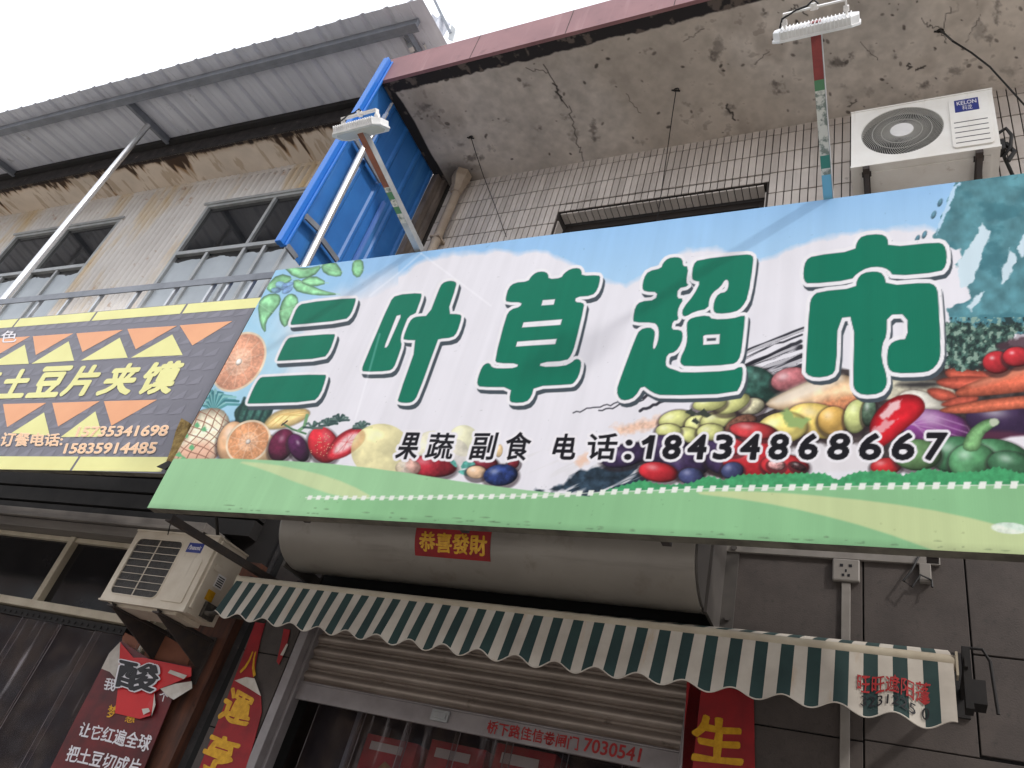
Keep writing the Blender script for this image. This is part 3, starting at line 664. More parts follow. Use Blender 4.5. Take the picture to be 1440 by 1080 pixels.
    while q < 1480:
        s_ = 12.2 + (q - 436) * 0.0105
        y0 = float(np.interp(q, [400, 430, 560, 760, 850, 1000, 1200, 1440, 1800], [700, 700, 700, 697, 692, 687, 684, 682, 679]))
        r_ = 2.3 + (q - 436) * 0.0022
        S.shape([(q - r_ + 1, y0 - r_), (q + r_ + 1, y0 - r_), (q + r_ - 1, y0 + r_), (q - r_ - 1, y0 + r_)], (236, 240, 232), soft=0.7, grow=0.6)
        q += s_
    # ---- the five big characters
    G = []
    A = lambda p: cr(p, 340, 400, 6.0)
    for p in ([(413, 335), (430, 290), (470, 195), (520, 160), (955, 113), (958, 140), (920, 250), (870, 297), (430, 340)], [(300, 640), (345, 540), (385, 465), (420, 447), (780, 418), (783, 440), (740, 560), (690, 620), (310, 643)],
              [(50, 1000), (100, 880), (150, 795), (185, 782), (705, 760), (708, 790), (660, 930), (600, 988), (60, 1003)]): G.append((A(p), []))
    B = lambda p: cr(p, 500, 380, 5.4)
    G.append((B([(52, 750), (70, 700), (265, 240), (310, 190), (495, 175), (500, 200), (460, 310), (455, 325), (400, 350), (370, 420), (345, 490), (340, 540), (350, 570), (320, 660), (290, 740), (250, 765), (60, 770)]), [B([(218, 590), (225, 560), (310, 345), (345, 335), (345, 360), (250, 575), (235, 592)])]))
    G.append((B([(560, 350), (635, 150), (660, 100), (710, 82), (755, 88), (765, 110), (690, 335), (790, 337), (805, 355), (770, 470), (735, 510), (625, 520), (620, 540), (470, 950), (440, 995), (400, 1008), (335, 1003), (322, 985), (485, 530), (370, 528), (368, 510), (400, 420), (430, 370), (470, 355)]), []))
    Cc = lambda p: cr(p, 660, 370, 5.4)
    G.append((Cc([(278, 270), (300, 190), (345, 152), (450, 142), (470, 105), (510, 72), (560, 65), (595, 80), (600, 125), (700, 115), (720, 80), (770, 45), (830, 38), (850, 60), (850, 98), (980, 92), (992, 110), (970, 200), (930, 243), (805, 253), (800, 298), (860, 302), (870, 325), (800, 620), (770, 700), (735, 738), (540, 750), (530, 792), (720, 785), (780, 755), (805, 730), (835, 732), (848, 760), (830, 850), (790, 910), (760, 918), (490, 932), (470, 1010), (430, 1055), (330, 1060), (305, 1040), (325, 940), (85, 940), (62, 920), (70, 870), (100, 790), (130, 765), (155, 765), (170, 795), (220, 805), (365, 800), (375, 760), (215, 758), (197, 735), (280, 410), (315, 355), (390, 335), (405, 295), (285, 295)]),
              [Cc([(555, 278), (655, 270), (643, 318), (543, 325)]), Cc([(410, 448), (708, 423), (695, 472), (396, 493)]), Cc([(362, 594), (668, 572), (655, 618), (350, 638)])]))
    Dd = lambda p: cr(p, 850, 350, 4.909)
    G.append((Dd([(262, 270), (275, 200), (305, 155), (395, 135), (405, 100), (440, 65), (500, 57), (535, 70), (540, 122), (578, 124), (560, 230), (580, 255), (505, 270), (498, 345), (545, 345), (510, 400), (500, 450), (510, 488), (470, 495), (458, 560), (525, 562), (540, 590), (530, 650), (490, 710), (430, 725), (418, 800), (440, 825), (490, 840), (540, 860), (880, 845), (945, 812), (955, 840), (945, 930), (905, 998), (400, 1012), (330, 990), (260, 935), (210, 1020), (150, 1045), (105, 1035), (85, 980), (110, 900), (215, 620), (245, 560), (310, 542), (345, 565), (345, 600), (330, 680), (345, 700), (370, 650), (380, 580), (370, 530), (340, 505), (205, 505), (200, 480), (215, 400), (250, 365), (355, 355), (370, 295), (280, 292)]), []))
    G.append((Dd([(605, 200), (615, 110), (650, 75), (970, 38), (1020, 45), (1027, 80), (990, 330), (950, 400), (900, 435), (780, 447), (752, 425), (760, 360), (790, 310), (845, 300), (862, 250), (855, 212), (830, 210), (800, 260), (745, 300), (720, 350), (715, 410), (620, 430), (560, 465), (538, 455), (545, 410), (620, 320), (668, 225), (620, 218)]), []))
    G.append((Dd([(570, 540), (575, 500), (610, 475), (715, 460), (745, 490), (880, 485), (965, 460), (968, 480), (945, 700), (925, 770), (880, 798), (560, 812), (525, 790), (530, 750), (560, 690), (575, 630)]), [Dd([(680, 600), (700, 592), (800, 587), (795, 660), (680, 667)])]))
    Ee = lambda p: cr(p, 1120, 320, 4.5)
    G.append((Ee([(45, 280), (60, 210), (105, 180), (372, 150), (385, 90), (420, 52), (530, 42), (575, 65), (580, 127), (890, 95), (935, 110), (950, 170), (945, 240), (910, 280), (615, 305), (585, 265), (530, 245), (450, 250), (380, 290), (345, 330), (75, 355), (50, 335)]), []))
    G.append((Ee([(85, 490), (100, 440), (140, 408), (378, 385), (385, 330), (420, 290), (500, 278), (550, 295), (570, 370), (830, 350), (880, 370), (895, 420), (912, 780), (900, 850), (850, 905), (780, 918), (620, 920), (580, 890), (575, 800), (590, 740), (640, 712), (705, 708), (705, 545), (570, 550), (570, 680), (540, 740), (535, 830), (570, 940), (570, 1000), (530, 1050), (420, 1060), (370, 1030), (360, 980), (370, 560), (260, 572), (250, 890), (220, 935), (120, 950), (60, 925), (60, 880)]), []))
    fields = []
    idx = S.sub(330, 1380, 300, 600); Xi = X[idx]; Yi = Y[idx]
    D = np.full(Xi.shape, 60.0)
    for out, holes in G:
        p = chaikin(out, 1); mn = p.min(0) - 16; mx = p.max(0) + 16
        k = np.nonzero((Xi > mn[0]) & (Xi < mx[0]) & (Yi > mn[1]) & (Yi < mx[1]))
        d = sdf(p, Xi[k], Yi[k])
        for h in holes: d = np.maximum(d, -sdf(h, Xi[k], Yi[k]))
        D[k] = np.minimum(D[k], d)
    full = np.full(X.shape, 60.0); full[idx] = D
    # the printed drop shade is the outline moved right and down: look the field up by re-evaluating it at moved points
    D2 = np.full(Xi.shape, 60.0); Xs = Xi - 3.0; Ys_ = Yi - 6.0
    for out, holes in G:
        p = chaikin(out, 1); mn = p.min(0) - 16; mx = p.max(0) + 16
        k = np.nonzero((Xs > mn[0]) & (Xs < mx[0]) & (Ys_ > mn[1]) & (Ys_ < mx[1]))
        d = sdf(p, Xs[k], Ys_[k])
        for h in holes: d = np.maximum(d, -sdf(h, Xs[k], Ys_[k]))
        D2[k] = np.minimum(D2[k], d)
    ow = np.interp(Xi, [340, 900, 1350], [4.2, 5.2, 6.6])
    S.ink(idx, np.clip(0.5 - (D2 - ow + 0.5) / 1.4, 0, 1) * np.clip((Yi - 300) / 10, 0, 1), (70, 80, 88))
    S.ink(idx, np.clip(0.5 - (D - ow) / 1.3, 0, 1), (238, 236, 240))
    S.ink(idx, np.clip(0.5 - (D - 0.7) / 1.0, 0, 1), (80, 116, 112))
    S.ink(idx, np.clip(0.5 - (D + 0.2) / 1.0, 0, 1), (14, 118, 92))
    one = cr([(138, 486), (165, 470), (190, 452), (206, 437), (246, 437), (212, 628), (172, 628), (197, 492), (146, 512)], 880, 540, 6.0)
    S.shape(one, (238, 235, 240), soft=0.7, grow=4.2); S.shape(one, (24, 22, 28), soft=0.6, grow=0.8)
    for body, qd_, bo in (('果', [(569, 609), (593, 609.5), (584, 645.5), (555, 645)], 0.9), ('蔬', [(607, 609), (641, 610), (634.5, 645.5), (597, 645)], 0.7), ('副', [(669, 609), (701, 609), (692, 646), (659, 646)], 0.8), ('食', [(715, 608), (749, 608.5), (741, 647), (708, 646)], 0.8),
                          ('电', [(785, 610.5), (811, 610.5), (807, 645.5), (775, 645)], 1.0), ('话', [(828, 610), (870, 610), (863, 646), (826, 645.5)], 0.9), (':', [(881, 619), (889, 619), (887, 646), (878, 646)], 1.0), ('8', [(937.0, 613.0), (959.0, 613.0), (954.0, 644.5), (931.5, 644.5)], 1.9), ('4', [(972.0, 612.7), (995.0, 612.7), (990.0, 644.7), (966.5, 644.7)], 1.9), ('3', [(1009.0, 612.4), (1031.0, 612.4), (1026.0, 644.8), (1003.5, 644.8)], 1.9), ('4', [(1046.0, 612.1), (1070.0, 612.1), (1065.0, 645.0), (1040.5, 645.0)], 1.9), ('8', [(1086.0, 611.8), (1110.0, 611.8), (1105.0, 645.1), (1080.5, 645.1)], 1.9), ('6', [(1128.0, 611.5), (1152.0, 611.5), (1147.0, 645.3), (1122.5, 645.3)], 1.9), ('8', [(1169.0, 611.1), (1196.0, 611.1), (1191.0, 645.5), (1163.5, 645.5)], 1.9), ('6', [(1213.0, 610.8), (1241.0, 610.8), (1236.0, 645.7), (1207.5, 645.7)], 1.9), ('6', [(1259.0, 610.4), (1288.0, 610.4), (1283.0, 645.9), (1253.5, 645.9)], 1.9), ('7', [(1305.0, 610.1), (1331.0, 610.1), (1326.0, 646.1), (1299.5, 646.1)], 1.9)):
        q_ = np.array(qd_); idx = S.sub(q_[:, 0].min() - 9, q_[:, 0].max() + 9, q_[:, 1].min() - 9, q_[:, 1].max() + 9)
        D = glyph_field(body, qd_, S.X[idx], S.Y[idx], 9.0)
        S.ink(idx, np.clip(0.5 - (D - bo - 3.8) / 1.3, 0, 1), (238, 235, 240))
        S.ink(idx, np.clip(0.5 - (D - bo) / 1.0, 0, 1), (24, 22, 28))
    # weathering of the board: faint rain streaks, dust along the lower edge, pale creases
    st_ = vnoise(x * 60, z * 3, 3.0, 90, 4); S.C[:] = S.C * (0.955 + 0.06 * st_)[..., None]
    S.C[:] = S.C * (0.925 - 0.10 * np.clip(1 - V / 0.018, 0, 1) * (0.4 + n2))[..., None]
    for i in range(60):
        cx_ = 215 + 1200 * RNG.random(); S.ball(cx_, float(np.interp(cx_, [207, 1440], [712, 778])) - 2 - 10 * RNG.random() ** 3, 1.5 + 5 * RNG.random() ** 3, 0.8, 3, (96, 112, 88), hi=0, alpha=0.5, tex=0)
    for pts in ([(592, 356), (560, 384), (520, 416)], [(592, 356), (640, 392), (690, 430)], [(500, 590), (520, 520), (534, 470)]): S.curve(pts, 0.8, (244, 244, 248), alpha=0.35, soft=1.6)
    sp_ = np.clip((vnoise(x * 100, z * 100, 2.2, 95, 2) - 0.9) * 14, 0, 0.5); S.C[:] = S.C * (1 - sp_[..., None] * 0.18)
    return x, z, S.C

def paint_soffit(NU, NV):
    x, y = np.meshgrid(np.linspace(-4.272, 1.9, NU), np.linspace(-1.2495, 0.02, NV))
    X, Y = proj_arr(x, y, np.full_like(x, 7.55))
    S = Print(X, Y, (198, 189, 180))
    n1 = vnoise(x, y, 0.9, 70, 6); n2 = vnoise(x, y, 0.25, 71, 5, 1.0, 0.7); n3 = vnoise(x, y, 0.06, 72, 4); n4 = vnoise(x, y, 1.6, 73, 4)
    k = 1 + (n1 - 0.5) * 0.34 + (n2 - 0.5) * 0.2 + (n3 - 0.5) * 0.2
    S.C[:] = S.C * k[..., None]
    al = np.ones_like(x, bool); ink = lambda a, c: S.C.__setitem__(slice(None), S.C * (1 - np.clip(a, 0, 1)[..., None]) + np.asarray(c, float) * np.clip(a, 0, 1)[..., None])
    ink(np.clip((n4 - 0.52) * 5, 0, 0.35), (206, 194, 180)); ink(np.clip((n4 - 0.42) * -3, 0, 0.3), (160, 146, 130)); ink(np.clip((n1 * 0.5 + n2 * 0.5 - 0.56) * 4, 0, 0.4), (128, 118, 109)); ink(np.clip((n1 * 0.4 + n3 * 0.6 - 0.66) * 7, 0, 0.35), (110, 101, 94))
    # darker towards the wall, at the left
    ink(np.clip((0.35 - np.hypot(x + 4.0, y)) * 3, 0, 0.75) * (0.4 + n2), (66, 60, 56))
    sp = ((596, 150, 13, 5), (588, 160, 6, 3), (1008, 65, 10, 15), (1005, 80, 7, 6), (1178, 88, 14, 8), (1224, 72, 6, 11), (1197, 78, 4, 6), (1094, 118, 12, 5), (1098, 130, 13, 4), (1028, 152, 5, 9), (1024, 160, 8, 5), (1345, 100, 13, 7), (1378, 42, 10, 15), (1392, 55, 8, 8), (1402, 14, 5, 24), (650, 202, 6, 3), (692, 208, 8, 4), (712, 170, 4, 2), (796, 165, 11, 4), (806, 190, 8, 10), (835, 180, 5, 13), (838, 196, 5, 4), (758, 180, 5, 3), (1222, 128, 8, 8), (1194, 138, 4, 6), (1184, 122, 6, 3), (1075, 20, 8, 4), (1284, 135, 9, 3), (1258, 80, 6, 4), (862, 116, 5, 3), (650, 236, 26, 9), (664, 222, 14, 6), (560, 150, 12, 4), (782, 128, 5, 10), (790, 142, 5, 6), (966, 145, 5, 3), (1060, 92, 4, 6), (1150, 170, 8, 3), (1300, 120, 12, 6), (1420, 100, 14, 6), (900, 200, 8, 3), (740, 120, 5, 3), (985, 40, 8, 3), (912, 70, 5, 3), (1120, 60, 5, 3))
    for i, (cx_, cy_, a_, e_) in enumerate(sp):
        t = np.linspace(0, 2 * math.pi, 14)[:-1]
        S.shape([(cx_ + a_ * math.cos(q) * (0.7 + 0.5 * RNG.random()), cy_ + e_ * math.sin(q) * (0.7 + 0.5 * RNG.random())) for q in t], (84, 78, 74), soft=3.0, rough=6, rscale=4, seed=200 + i, grow=-1.5, alpha=0.25 + 0.45 * RNG.random(), tex=0.3)
    for i in range(150):
        cx_ = 560 + 900 * RNG.random(); cy_ = 240 * RNG.random(); r_ = 0.6 + 1.8 * RNG.random() ** 2
        S.ball(cx_, cy_, r_ * 1.6, r_, 360 * RNG.random(), (70, 62, 58), hi=0, alpha=0.5 + 0.4 * RNG.random(), tex=0)
    for (ax, ay, bx, by, w_) in ((766, 92, 798, 150, 1.0), (798, 150, 812, 200, .8), (780, 118, 790, 140, 1.4), (1325, 40, 1306, 36, .8), (1306, 36, 1295, 28, .7), (1325, 40, 1336, 8, .8), (1325, 42, 1332, 62, .7), (1118, 10, 1136, 22, 1.2), (1122, 8, 1112, 14, .9), (1060, 90, 1080, 72, .6), (1020, 145, 1034, 168, 1.6), (1276, 88, 1280, 98, 1.6), (1288, 100, 1302, 92, 1.6), (960, 60, 990, 40, .5), (1210, 60, 1236, 84, .5), (1192, 150, 1204, 140, .9), (812, 200, 822, 226, .7), (740, 96, 770, 100, .6), (880, 130, 900, 160, .4), (1380, 20, 1360, 60, .5)):
        n = 9; S.curve([(ax + (bx - ax) * t + RNG.normal(0, 1.6), ay + (by - ay) * t + RNG.normal(0, 1.6)) for t in np.linspace(0, 1, n)], w_ * 0.6, (44, 40, 38), alpha=0.85)
    # tarred margins at the street edge and the end
    d1 = (y + 1.25) - (0.085 + 0.05 * vnoise(x, y, 0.5, 80, 5) + 0.03 * (n3 - 0.5)); d2 = (x + 4.272) - (0.07 + 0.07 * vnoise(x, y, 0.4, 81, 5))
    a = np.clip(0.5 - np.minimum(d1, d2) / 0.012, 0, 1)
    ink(a, (40, 37, 38)); ink(a * np.clip((n3 * 0.6 + n2 * 0.4 - 0.56) * 12, 0, 0.8), (112, 100, 92))
    return x, y, S.C

# ---------------------------------------------------------------- lettering as thin meshes
def text_verts(body, bold=0.0):
    cu = bpy.data.curves.new('lettering', 'FONT'); cu.body = body; cu.offset = bold; cu.resolution_u = 3
    o = bpy.data.objects.new('lettering', cu); COL.objects.link(o)
    bpy.context.view_layer.update()
    me = bpy.data.meshes.new_from_object(o.evaluated_get(bpy.context.evaluated_depsgraph_get()))
    v = np.empty(len(me.vertices) * 3); me.vertices.foreach_get('co', v); v = v.reshape(-1, 3)
    f = [list(p.vertices) for p in me.polygons]
    bpy.data.objects.remove(o); bpy.data.curves.remove(cu); bpy.data.meshes.remove(me)
    return v, f

def letter(mb, body, quad, mi=0, bold=0.0, lift=(0, -0.002, 0), bend=None, step=0.00008, wob=0.0):
    """letters fitted to the four corners (top left, top right, bottom right, bottom left) of their block on the surface;
    bold letters are the glyph laid down again all round its outline"""
    v0, f = text_verts(body, 0.0)
    mn = v0.min(0); mx = v0.max(0)
    tl, tr, br, bl = [np.array(q, float) for q in quad]
    lift = np.array(lift, float); ln_ = np.linalg.norm(lift); ld = lift / ln_ if ln_ > 0 else np.zeros(3)
    offs = [(0.0, 0.0)]
    if bold > 0:
        nn = 8 if bold < 0.05 else 12
        offs += [(bold * math.cos(2 * math.pi * k / nn), bold * math.sin(2 * math.pi * k / nn)) for k in range(nn)]
    for k, (ox, oy) in enumerate(offs):
        u = (v0[:, 0] + ox - mn[0]) / (mx[0] - mn[0]); t = (v0[:, 1] + oy - mn[1]) / (mx[1] - mn[1])
        if wob:
            nc_ = max(1, len(body)); u, t = u + wob / nc_ * (np.sin(9 * t + 5 * u * nc_) + 0.6 * np.sin(17 * t + 1.3 + 3 * u * nc_)), t + wob * (np.sin(7.5 * u * nc_ + 1.0) + 0.6 * np.sin(13 * u * nc_ + 4 * t))
        p = (tl * (1 - u)[:, None] + tr * u[:, None]) * t[:, None] + (bl * (1 - u)[:, None] + br * u[:, None]) * (1 - t)[:, None]
        p = p + lift + ld * step * k
        if bend is not None: p = np.array([bend(q, k * step) for q in p])
        mb.add(p, f, mi)

def glyph_field(body, quad, X, Y, mg):
    """signed distance (photograph pixels) to lettering fitted to four pixel corners"""
    v, f = text_verts(body, 0.0)
    mn = v.min(0); mx = v.max(0); u = (v[:, 0] - mn[0]) / (mx[0] - mn[0]); t = (v[:, 1] - mn[1]) / (mx[1] - mn[1])
    tl, tr, br, bl = [np.array(q, float) for q in quad]
    p = (tl * (1 - u)[:, None] + tr * u[:, None]) * t[:, None] + (bl * (1 - u)[:, None] + br * u[:, None]) * (1 - t)[:, None]
    cnt = {}
    for fc_ in f:
        for a, e in zip(fc_, fc_[1:] + fc_[:1]):
            k = (min(a, e), max(a, e)); cnt[k] = cnt.get(k, 0) + 1
    edges = [k for k, c in cnt.items() if c == 1]
    D = np.full(X.shape, 60.0); ins = np.zeros(X.shape, bool); dm = np.full(X.shape, 3600.0)
    for a, e in edges:
        pa, pb = p[a], p[e]
        near = np.nonzero((X > min(pa[0], pb[0]) - mg) & (X < max(pa[0], pb[0]) + mg) & (Y > min(pa[1], pb[1]) - mg) & (Y < max(pa[1], pb[1]) + mg))[0]
        d = pb - pa; L2 = d @ d + 1e-12; x = X[near]; y = Y[near]
        tt = np.clip(((x - pa[0]) * d[0] + (y - pa[1]) * d[1]) / L2, 0, 1)
        dm[near] = np.minimum(dm[near], (x - pa[0] - tt * d[0]) ** 2 + (y - pa[1] - tt * d[1]) ** 2)
        k = np.nonzero(((pa[1] > Y) != (pb[1] > Y)))[0]
        ins[k] ^= X[k] < (pb[0] - pa[0]) * (Y[k] - pa[1]) / (pb[1] - pa[1] + 1e-12) + pa[0]
    d = np.sqrt(dm); return np.where(ins, -d, d)

def LPW(px, py, d):
    return np.array(LF @ Vector([float(q) for q in LP(px, py, d)]))

# random tint for every tile of the wall
def island_tint(m, amt=0.12):
    nt = m.node_tree; N = nt.nodes; L = nt.links; b = N['Principled BSDF']
    src = b.inputs['Base Color'].links[0].from_socket
    g = N.new('ShaderNodeNewGeometry'); r = N.new('ShaderNodeMapRange')
    r.inputs['To Min'].default_value = 1 - amt; r.inputs['To Max'].default_value = 1 + amt
    L.new(g.outputs['Random Per Island'], r.inputs['Value'])
    x = N.new('ShaderNodeVectorMath'); x.operation = 'SCALE'
    L.new(src, x.inputs[0]); L.new(r.outputs[0], x.inputs['Scale']); L.new(x.outputs[0], b.inputs['Base Color'])
island_tint(M['tile'])
M['pale_pane'] = mat('pale_glazing', (172, 180, 186), (156, 164, 171), rough=0.25, scale=2)
M['darkglass'] = mat('dark_glass', (34, 35, 37), (26, 27, 29), rough=0.06, scale=2, spec=0.8)
M['bluetrim'] = mat('blue_trim', (40, 110, 196), rough=0.35)
M['green_s'] = mat('green_scrap', (84, 132, 96), rough=0.6); M['red_s'] = mat('red_scrap', (150, 66, 62), (128, 54, 54), rough=0.6, scale=20)
M['white_s'] = mat('white_scrap', (206, 206, 200), (120, 130, 124), rough=0.6, scale=25, lo=0.5, hi=0.6); M['teal_s'] = mat('teal_scrap', (56, 128, 118), rough=0.5); M['blue_s'] = mat('blue_scrap', (110, 176, 206), rough=0.5)
M['rustpole'] = mat('rust_pole', (150, 92, 74), (120, 80, 66), rough=0.7, scale=12)

# ================================================================= ground
g = MB(); g.grid(lambda u, v: (-70 + 140 * u, -3.3 + 4.3 * v, 0.004), 8, 2); absorber = g.build('bounce_absorber', M['dark_ground']); tag(absorber, kind='structure')  # unseen dark strip, added to cut the bounce light under the sign
g = MB(); g.grid(lambda u, v: (-90 + 180 * u, -100 + 110.0 * v, 0), 8, 8)
street = g.build('street', M['asphalt']); tag(street, kind='structure')

# the building across the street (it is what the glass mirrors)
ob = thing('opposite_building', 'plain building across the street, mirrored in the snack shop transom glass', 'building', (-2, -17, 0))
b = MB(); b.box(-40, 36, -20, -16.5, 0, 7.8); b.build('wall', mat('opposite_render', (132, 112, 100), (112, 94, 84), rough=0.9, scale=1), ob)
b = MB(); b.box(-40.2, 36.2, -20.2, -16.1, 7.802, 8.0); b.build('roof', M['stone'], ob)
for k in range(20):
    for z_ in (1.2, 5.2):
        x = -34 + k * 3.4
        b = MB(); b.box(x, x + 1.7, -16.5, -16.42, z_, z_ + 1.9); f_ = b.build('window', M['white'], ob)
        b = MB()
        for q in (0, 1): b.box(x + 0.08 + q * 0.8, x + 0.82 + q * 0.8, -16.42, -16.40, z_ + 0.08, z_ + 1.2); b.box(x + 0.08 + q * 0.8, x + 0.82 + q * 0.8, -16.42, -16.40, z_ + 1.28, z_ + 1.82)
        b.build('pane', M['pale_pane'], f_)

# ================================================================= the shop building
ZS = 7.55                                                     # underside of the eave
shop = thing('shop_building', 'shop building with strip-tiled wall, deep stained concrete eave and pink edge', 'building', (-1.4, 0.2, 0))
m = MB(); m.box(-4.28, 1.9, 0.02, 0.3, 4.55, ZS); 
# tiles
TW, THh, GAP = 0.0605, 0.252, 0.0085
row0 = P(966.7, 210.7, y=0)[2]
wx0, wx1, wz1 = P(787, 297, y=0)[0], P(1077, 256, y=0)[0], 6.85
tiles = MB()
k = 0
zrow = row0 - THh * 12
while zrow < ZS:
    z0, z1 = zrow + 0.007, min(zrow + THh - 0.007, ZS - 0.002)
    zrow += THh
    if z1 - z0 < 0.02 or z0 < 4.7: continue
    x = -4.14
    while x < 1.85:
        a, b = x + GAP / 2, x + TW - GAP / 2
        x += TW
        if a > wx0 - TW * 0.6 and b < wx1 + TW * 0.6 and z0 < wz1:
            if z1 > wz1 + 0.05: tiles.box(a, b, 0.006 + RNG.normal(0, 0.0008), 0.024, wz1 + GAP, z1)
            continue
        dy = RNG.normal(0, 0.0009)
        tiles.box(a, b, 0.0 + dy, 0.024, z0, z1)
# tiled head of the window recess
x = wx0
while x < wx1 - 0.02:
    tiles.box(x + GAP / 2, min(x + TW - GAP / 2, wx1), 0.03, 0.15, wz1 - 0.012, wz1 + 0.003); x += TW
for zz in np.arange(5.0, wz1 - 0.1, THh): 
    tiles.box(wx0 - 0.012, wx0 + 0.002, 0.03, 0.15, zz, zz + THh - GAP); tiles.box(wx1 - 0.002, wx1 + 0.012, 0.03, 0.15, zz, zz + THh - GAP)
wall = MB()
wall.box(-4.28, wx0 - 0.01, 0.012, 0.3, 4.55, ZS); wall.box(wx1 + 0.01, 1.9, 0.012, 0.3, 4.55, ZS); wall.box(wx0 - 0.01, wx1 + 0.01, 0.014, 0.3, wz1 + 0.006, ZS); wall.box(wx0 - 0.01, wx1 + 0.01, 0.014, 0.3, 4.55, 5.0)
wo = wall.build('upper_wall', M['grout'], shop)
to = tiles.build('tile_facing', M['tile'], shop)
# window
wd = MB()
for a, b in ((wx0 + 0.01, wx0 + 0.07), (wx1 - 0.07, wx1 - 0.01), ((wx0 + wx1) / 2 - 0.03, (wx0 + wx1) / 2 + 0.03)): wd.box(a, b, 0.17, 0.23, 5.0, wz1 - 0.02)
wd.box(wx0 + 0.07, wx1 - 0.07, 0.172, 0.228, wz1 - 0.09, wz1 - 0.02)
wf = wd.build('window', M['wood'], shop, bevel=0.003)
gp = MB(); gp.box(wx0 + 0.05, wx1 - 0.05, 0.195, 0.205, 5.0, wz1 - 0.06); gp.build('pane', M['darkglass'], wf)
# eave
ev = MB(); ev.box(-4.275, 1.9, -1.25, 0.3, ZS, ZS + 0.31)
ev.build('eave_slab', M['soffit'], shop)
zf = P(700, 40, y=-1.28)[2]
fa = MB(); fa.box(-4.285, 1.9, -1.283, -1.251, ZS - 0.012, ZS + 0.36); fa.box(-4.285, 1.9, -1.25, -1.0, ZS + 0.312, ZS + 0.36)
for q in np.arange(-3.3, 1.8, 0.92): fa.box(q, q + 0.006, -1.2845, -1.27, ZS - 0.01, ZS + 0.355, 1)
fa.build('fascia', [M['fascia'], M['grout']], shop)
# underside of the eave: stained concrete with a tarred margin
def board_mesh(name, co, colr, parent, m):
    NVv, NUu = co.shape[:2]
    me = bpy.data.meshes.new(name)
    iv = np.array(WM(parent).inverted()); co = co @ iv[:3, :3].T + iv[:3, 3]
    me.vertices.add(NUu * NVv); me.vertices.foreach_set('co', co.ravel())
    ii = np.arange(NUu * NVv).reshape(NVv, NUu)
    qd = np.stack([ii[:-1, :-1], ii[:-1, 1:], ii[1:, 1:], ii[1:, :-1]], -1).reshape(-1, 4)
    me.loops.add(qd.size); me.polygons.add(len(qd))
    me.loops.foreach_set('vertex_index', qd.ravel().astype(np.int32))
    me.polygons.foreach_set('loop_start', np.arange(0, qd.size, 4, dtype=np.int32))
    me.update(calc_edges=True)
    ca = me.color_attributes.new('Col', 'FLOAT_COLOR', 'POINT')
    buf = np.ones((NVv * NUu, 4), np.float32); buf[:, :3] = lin(np.clip(colr.reshape(-1, 3), 0, 255))
    ca.data.foreach_set('color', buf.ravel())
    me.materials.append(m)
    o = bpy.data.objects.new(name, me); COL.objects.link(o); o.parent = parent
    return o
sx_, sy_, sc__ = paint_soffit(900, 190)
M['soffit_face'] = attr_mat('soffit_face', rough=0.95, noise_amt=0.05)
board_mesh('soffit', np.stack([sx_, sy_, np.full_like(sx_, ZS - 0.003)], -1), sc__, shop, M['soffit_face'])

# lower wall of large grey panels, dark joints between
DX0, DX1, DZ = P(372, 1040, y=0)[0] - 0.02, P(960, 1080, y=0)[0] + 0.02, 2.98
lw = MB(); lw.box(-4.22, DX0, 0.014, 0.3, 0, 4.54); lw.box(DX1, 1.9, 0.014, 0.3, 0, 4.54); lw.box(DX0, DX1, 0.014, 0.3, DZ, 4.54)
lw.build('lower_wall', M['black'], shop)
pn = MB()
def panel(x0, x1, z0, z1): pn.box(x0 + 0.004, x1 - 0.004, 0.0, 0.02, z0 + 0.004, z1 - 0.004)
xj = -0.19; zj1, zj2 = 2.635, 3.113
panel(DX1 + 0.07, xj, zj1, 3.62); panel(xj, 0.285, zj1 + 0.008, 3.62); panel(0.285, 1.88, zj1 + 0.02, zj2); panel(0.285, 1.88, zj2, 3.9)
panel(DX1 + 0.07, xj, 1.6, zj1); panel(xj, 1.88, 1.6, zj1 + 0.01); panel(DX1 + 0.07, xj, 0, 1.6); panel(xj, 1.88, 0, 1.6)
panel(DX1 + 0.07, xj, 3.62, 4.5); panel(xj, 1.88, 3.9, 4.5); panel(xj, 0.285, 3.62, 3.9)
zc = [0, 0.72, P(290, 1020, y=0)[2], P(333, 912, y=0)[2], 3.4, 4.5]
for a, b in zip(zc[:-1], zc[1:]): panel(-4.16, DX0 - 0.05, a, b)
panel(DX0, DX1, 3.42, 4.5)
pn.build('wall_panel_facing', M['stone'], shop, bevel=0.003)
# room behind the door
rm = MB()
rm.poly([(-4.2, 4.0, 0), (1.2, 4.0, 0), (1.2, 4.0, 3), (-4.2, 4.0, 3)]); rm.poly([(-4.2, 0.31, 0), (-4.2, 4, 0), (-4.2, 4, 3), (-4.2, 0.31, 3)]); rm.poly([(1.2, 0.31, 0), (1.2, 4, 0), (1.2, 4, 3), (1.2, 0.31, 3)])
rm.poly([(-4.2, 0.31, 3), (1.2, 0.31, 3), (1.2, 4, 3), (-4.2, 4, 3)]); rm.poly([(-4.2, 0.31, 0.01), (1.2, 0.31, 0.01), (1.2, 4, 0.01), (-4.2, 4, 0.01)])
rm.build('shop_interior', M['room'], shop)

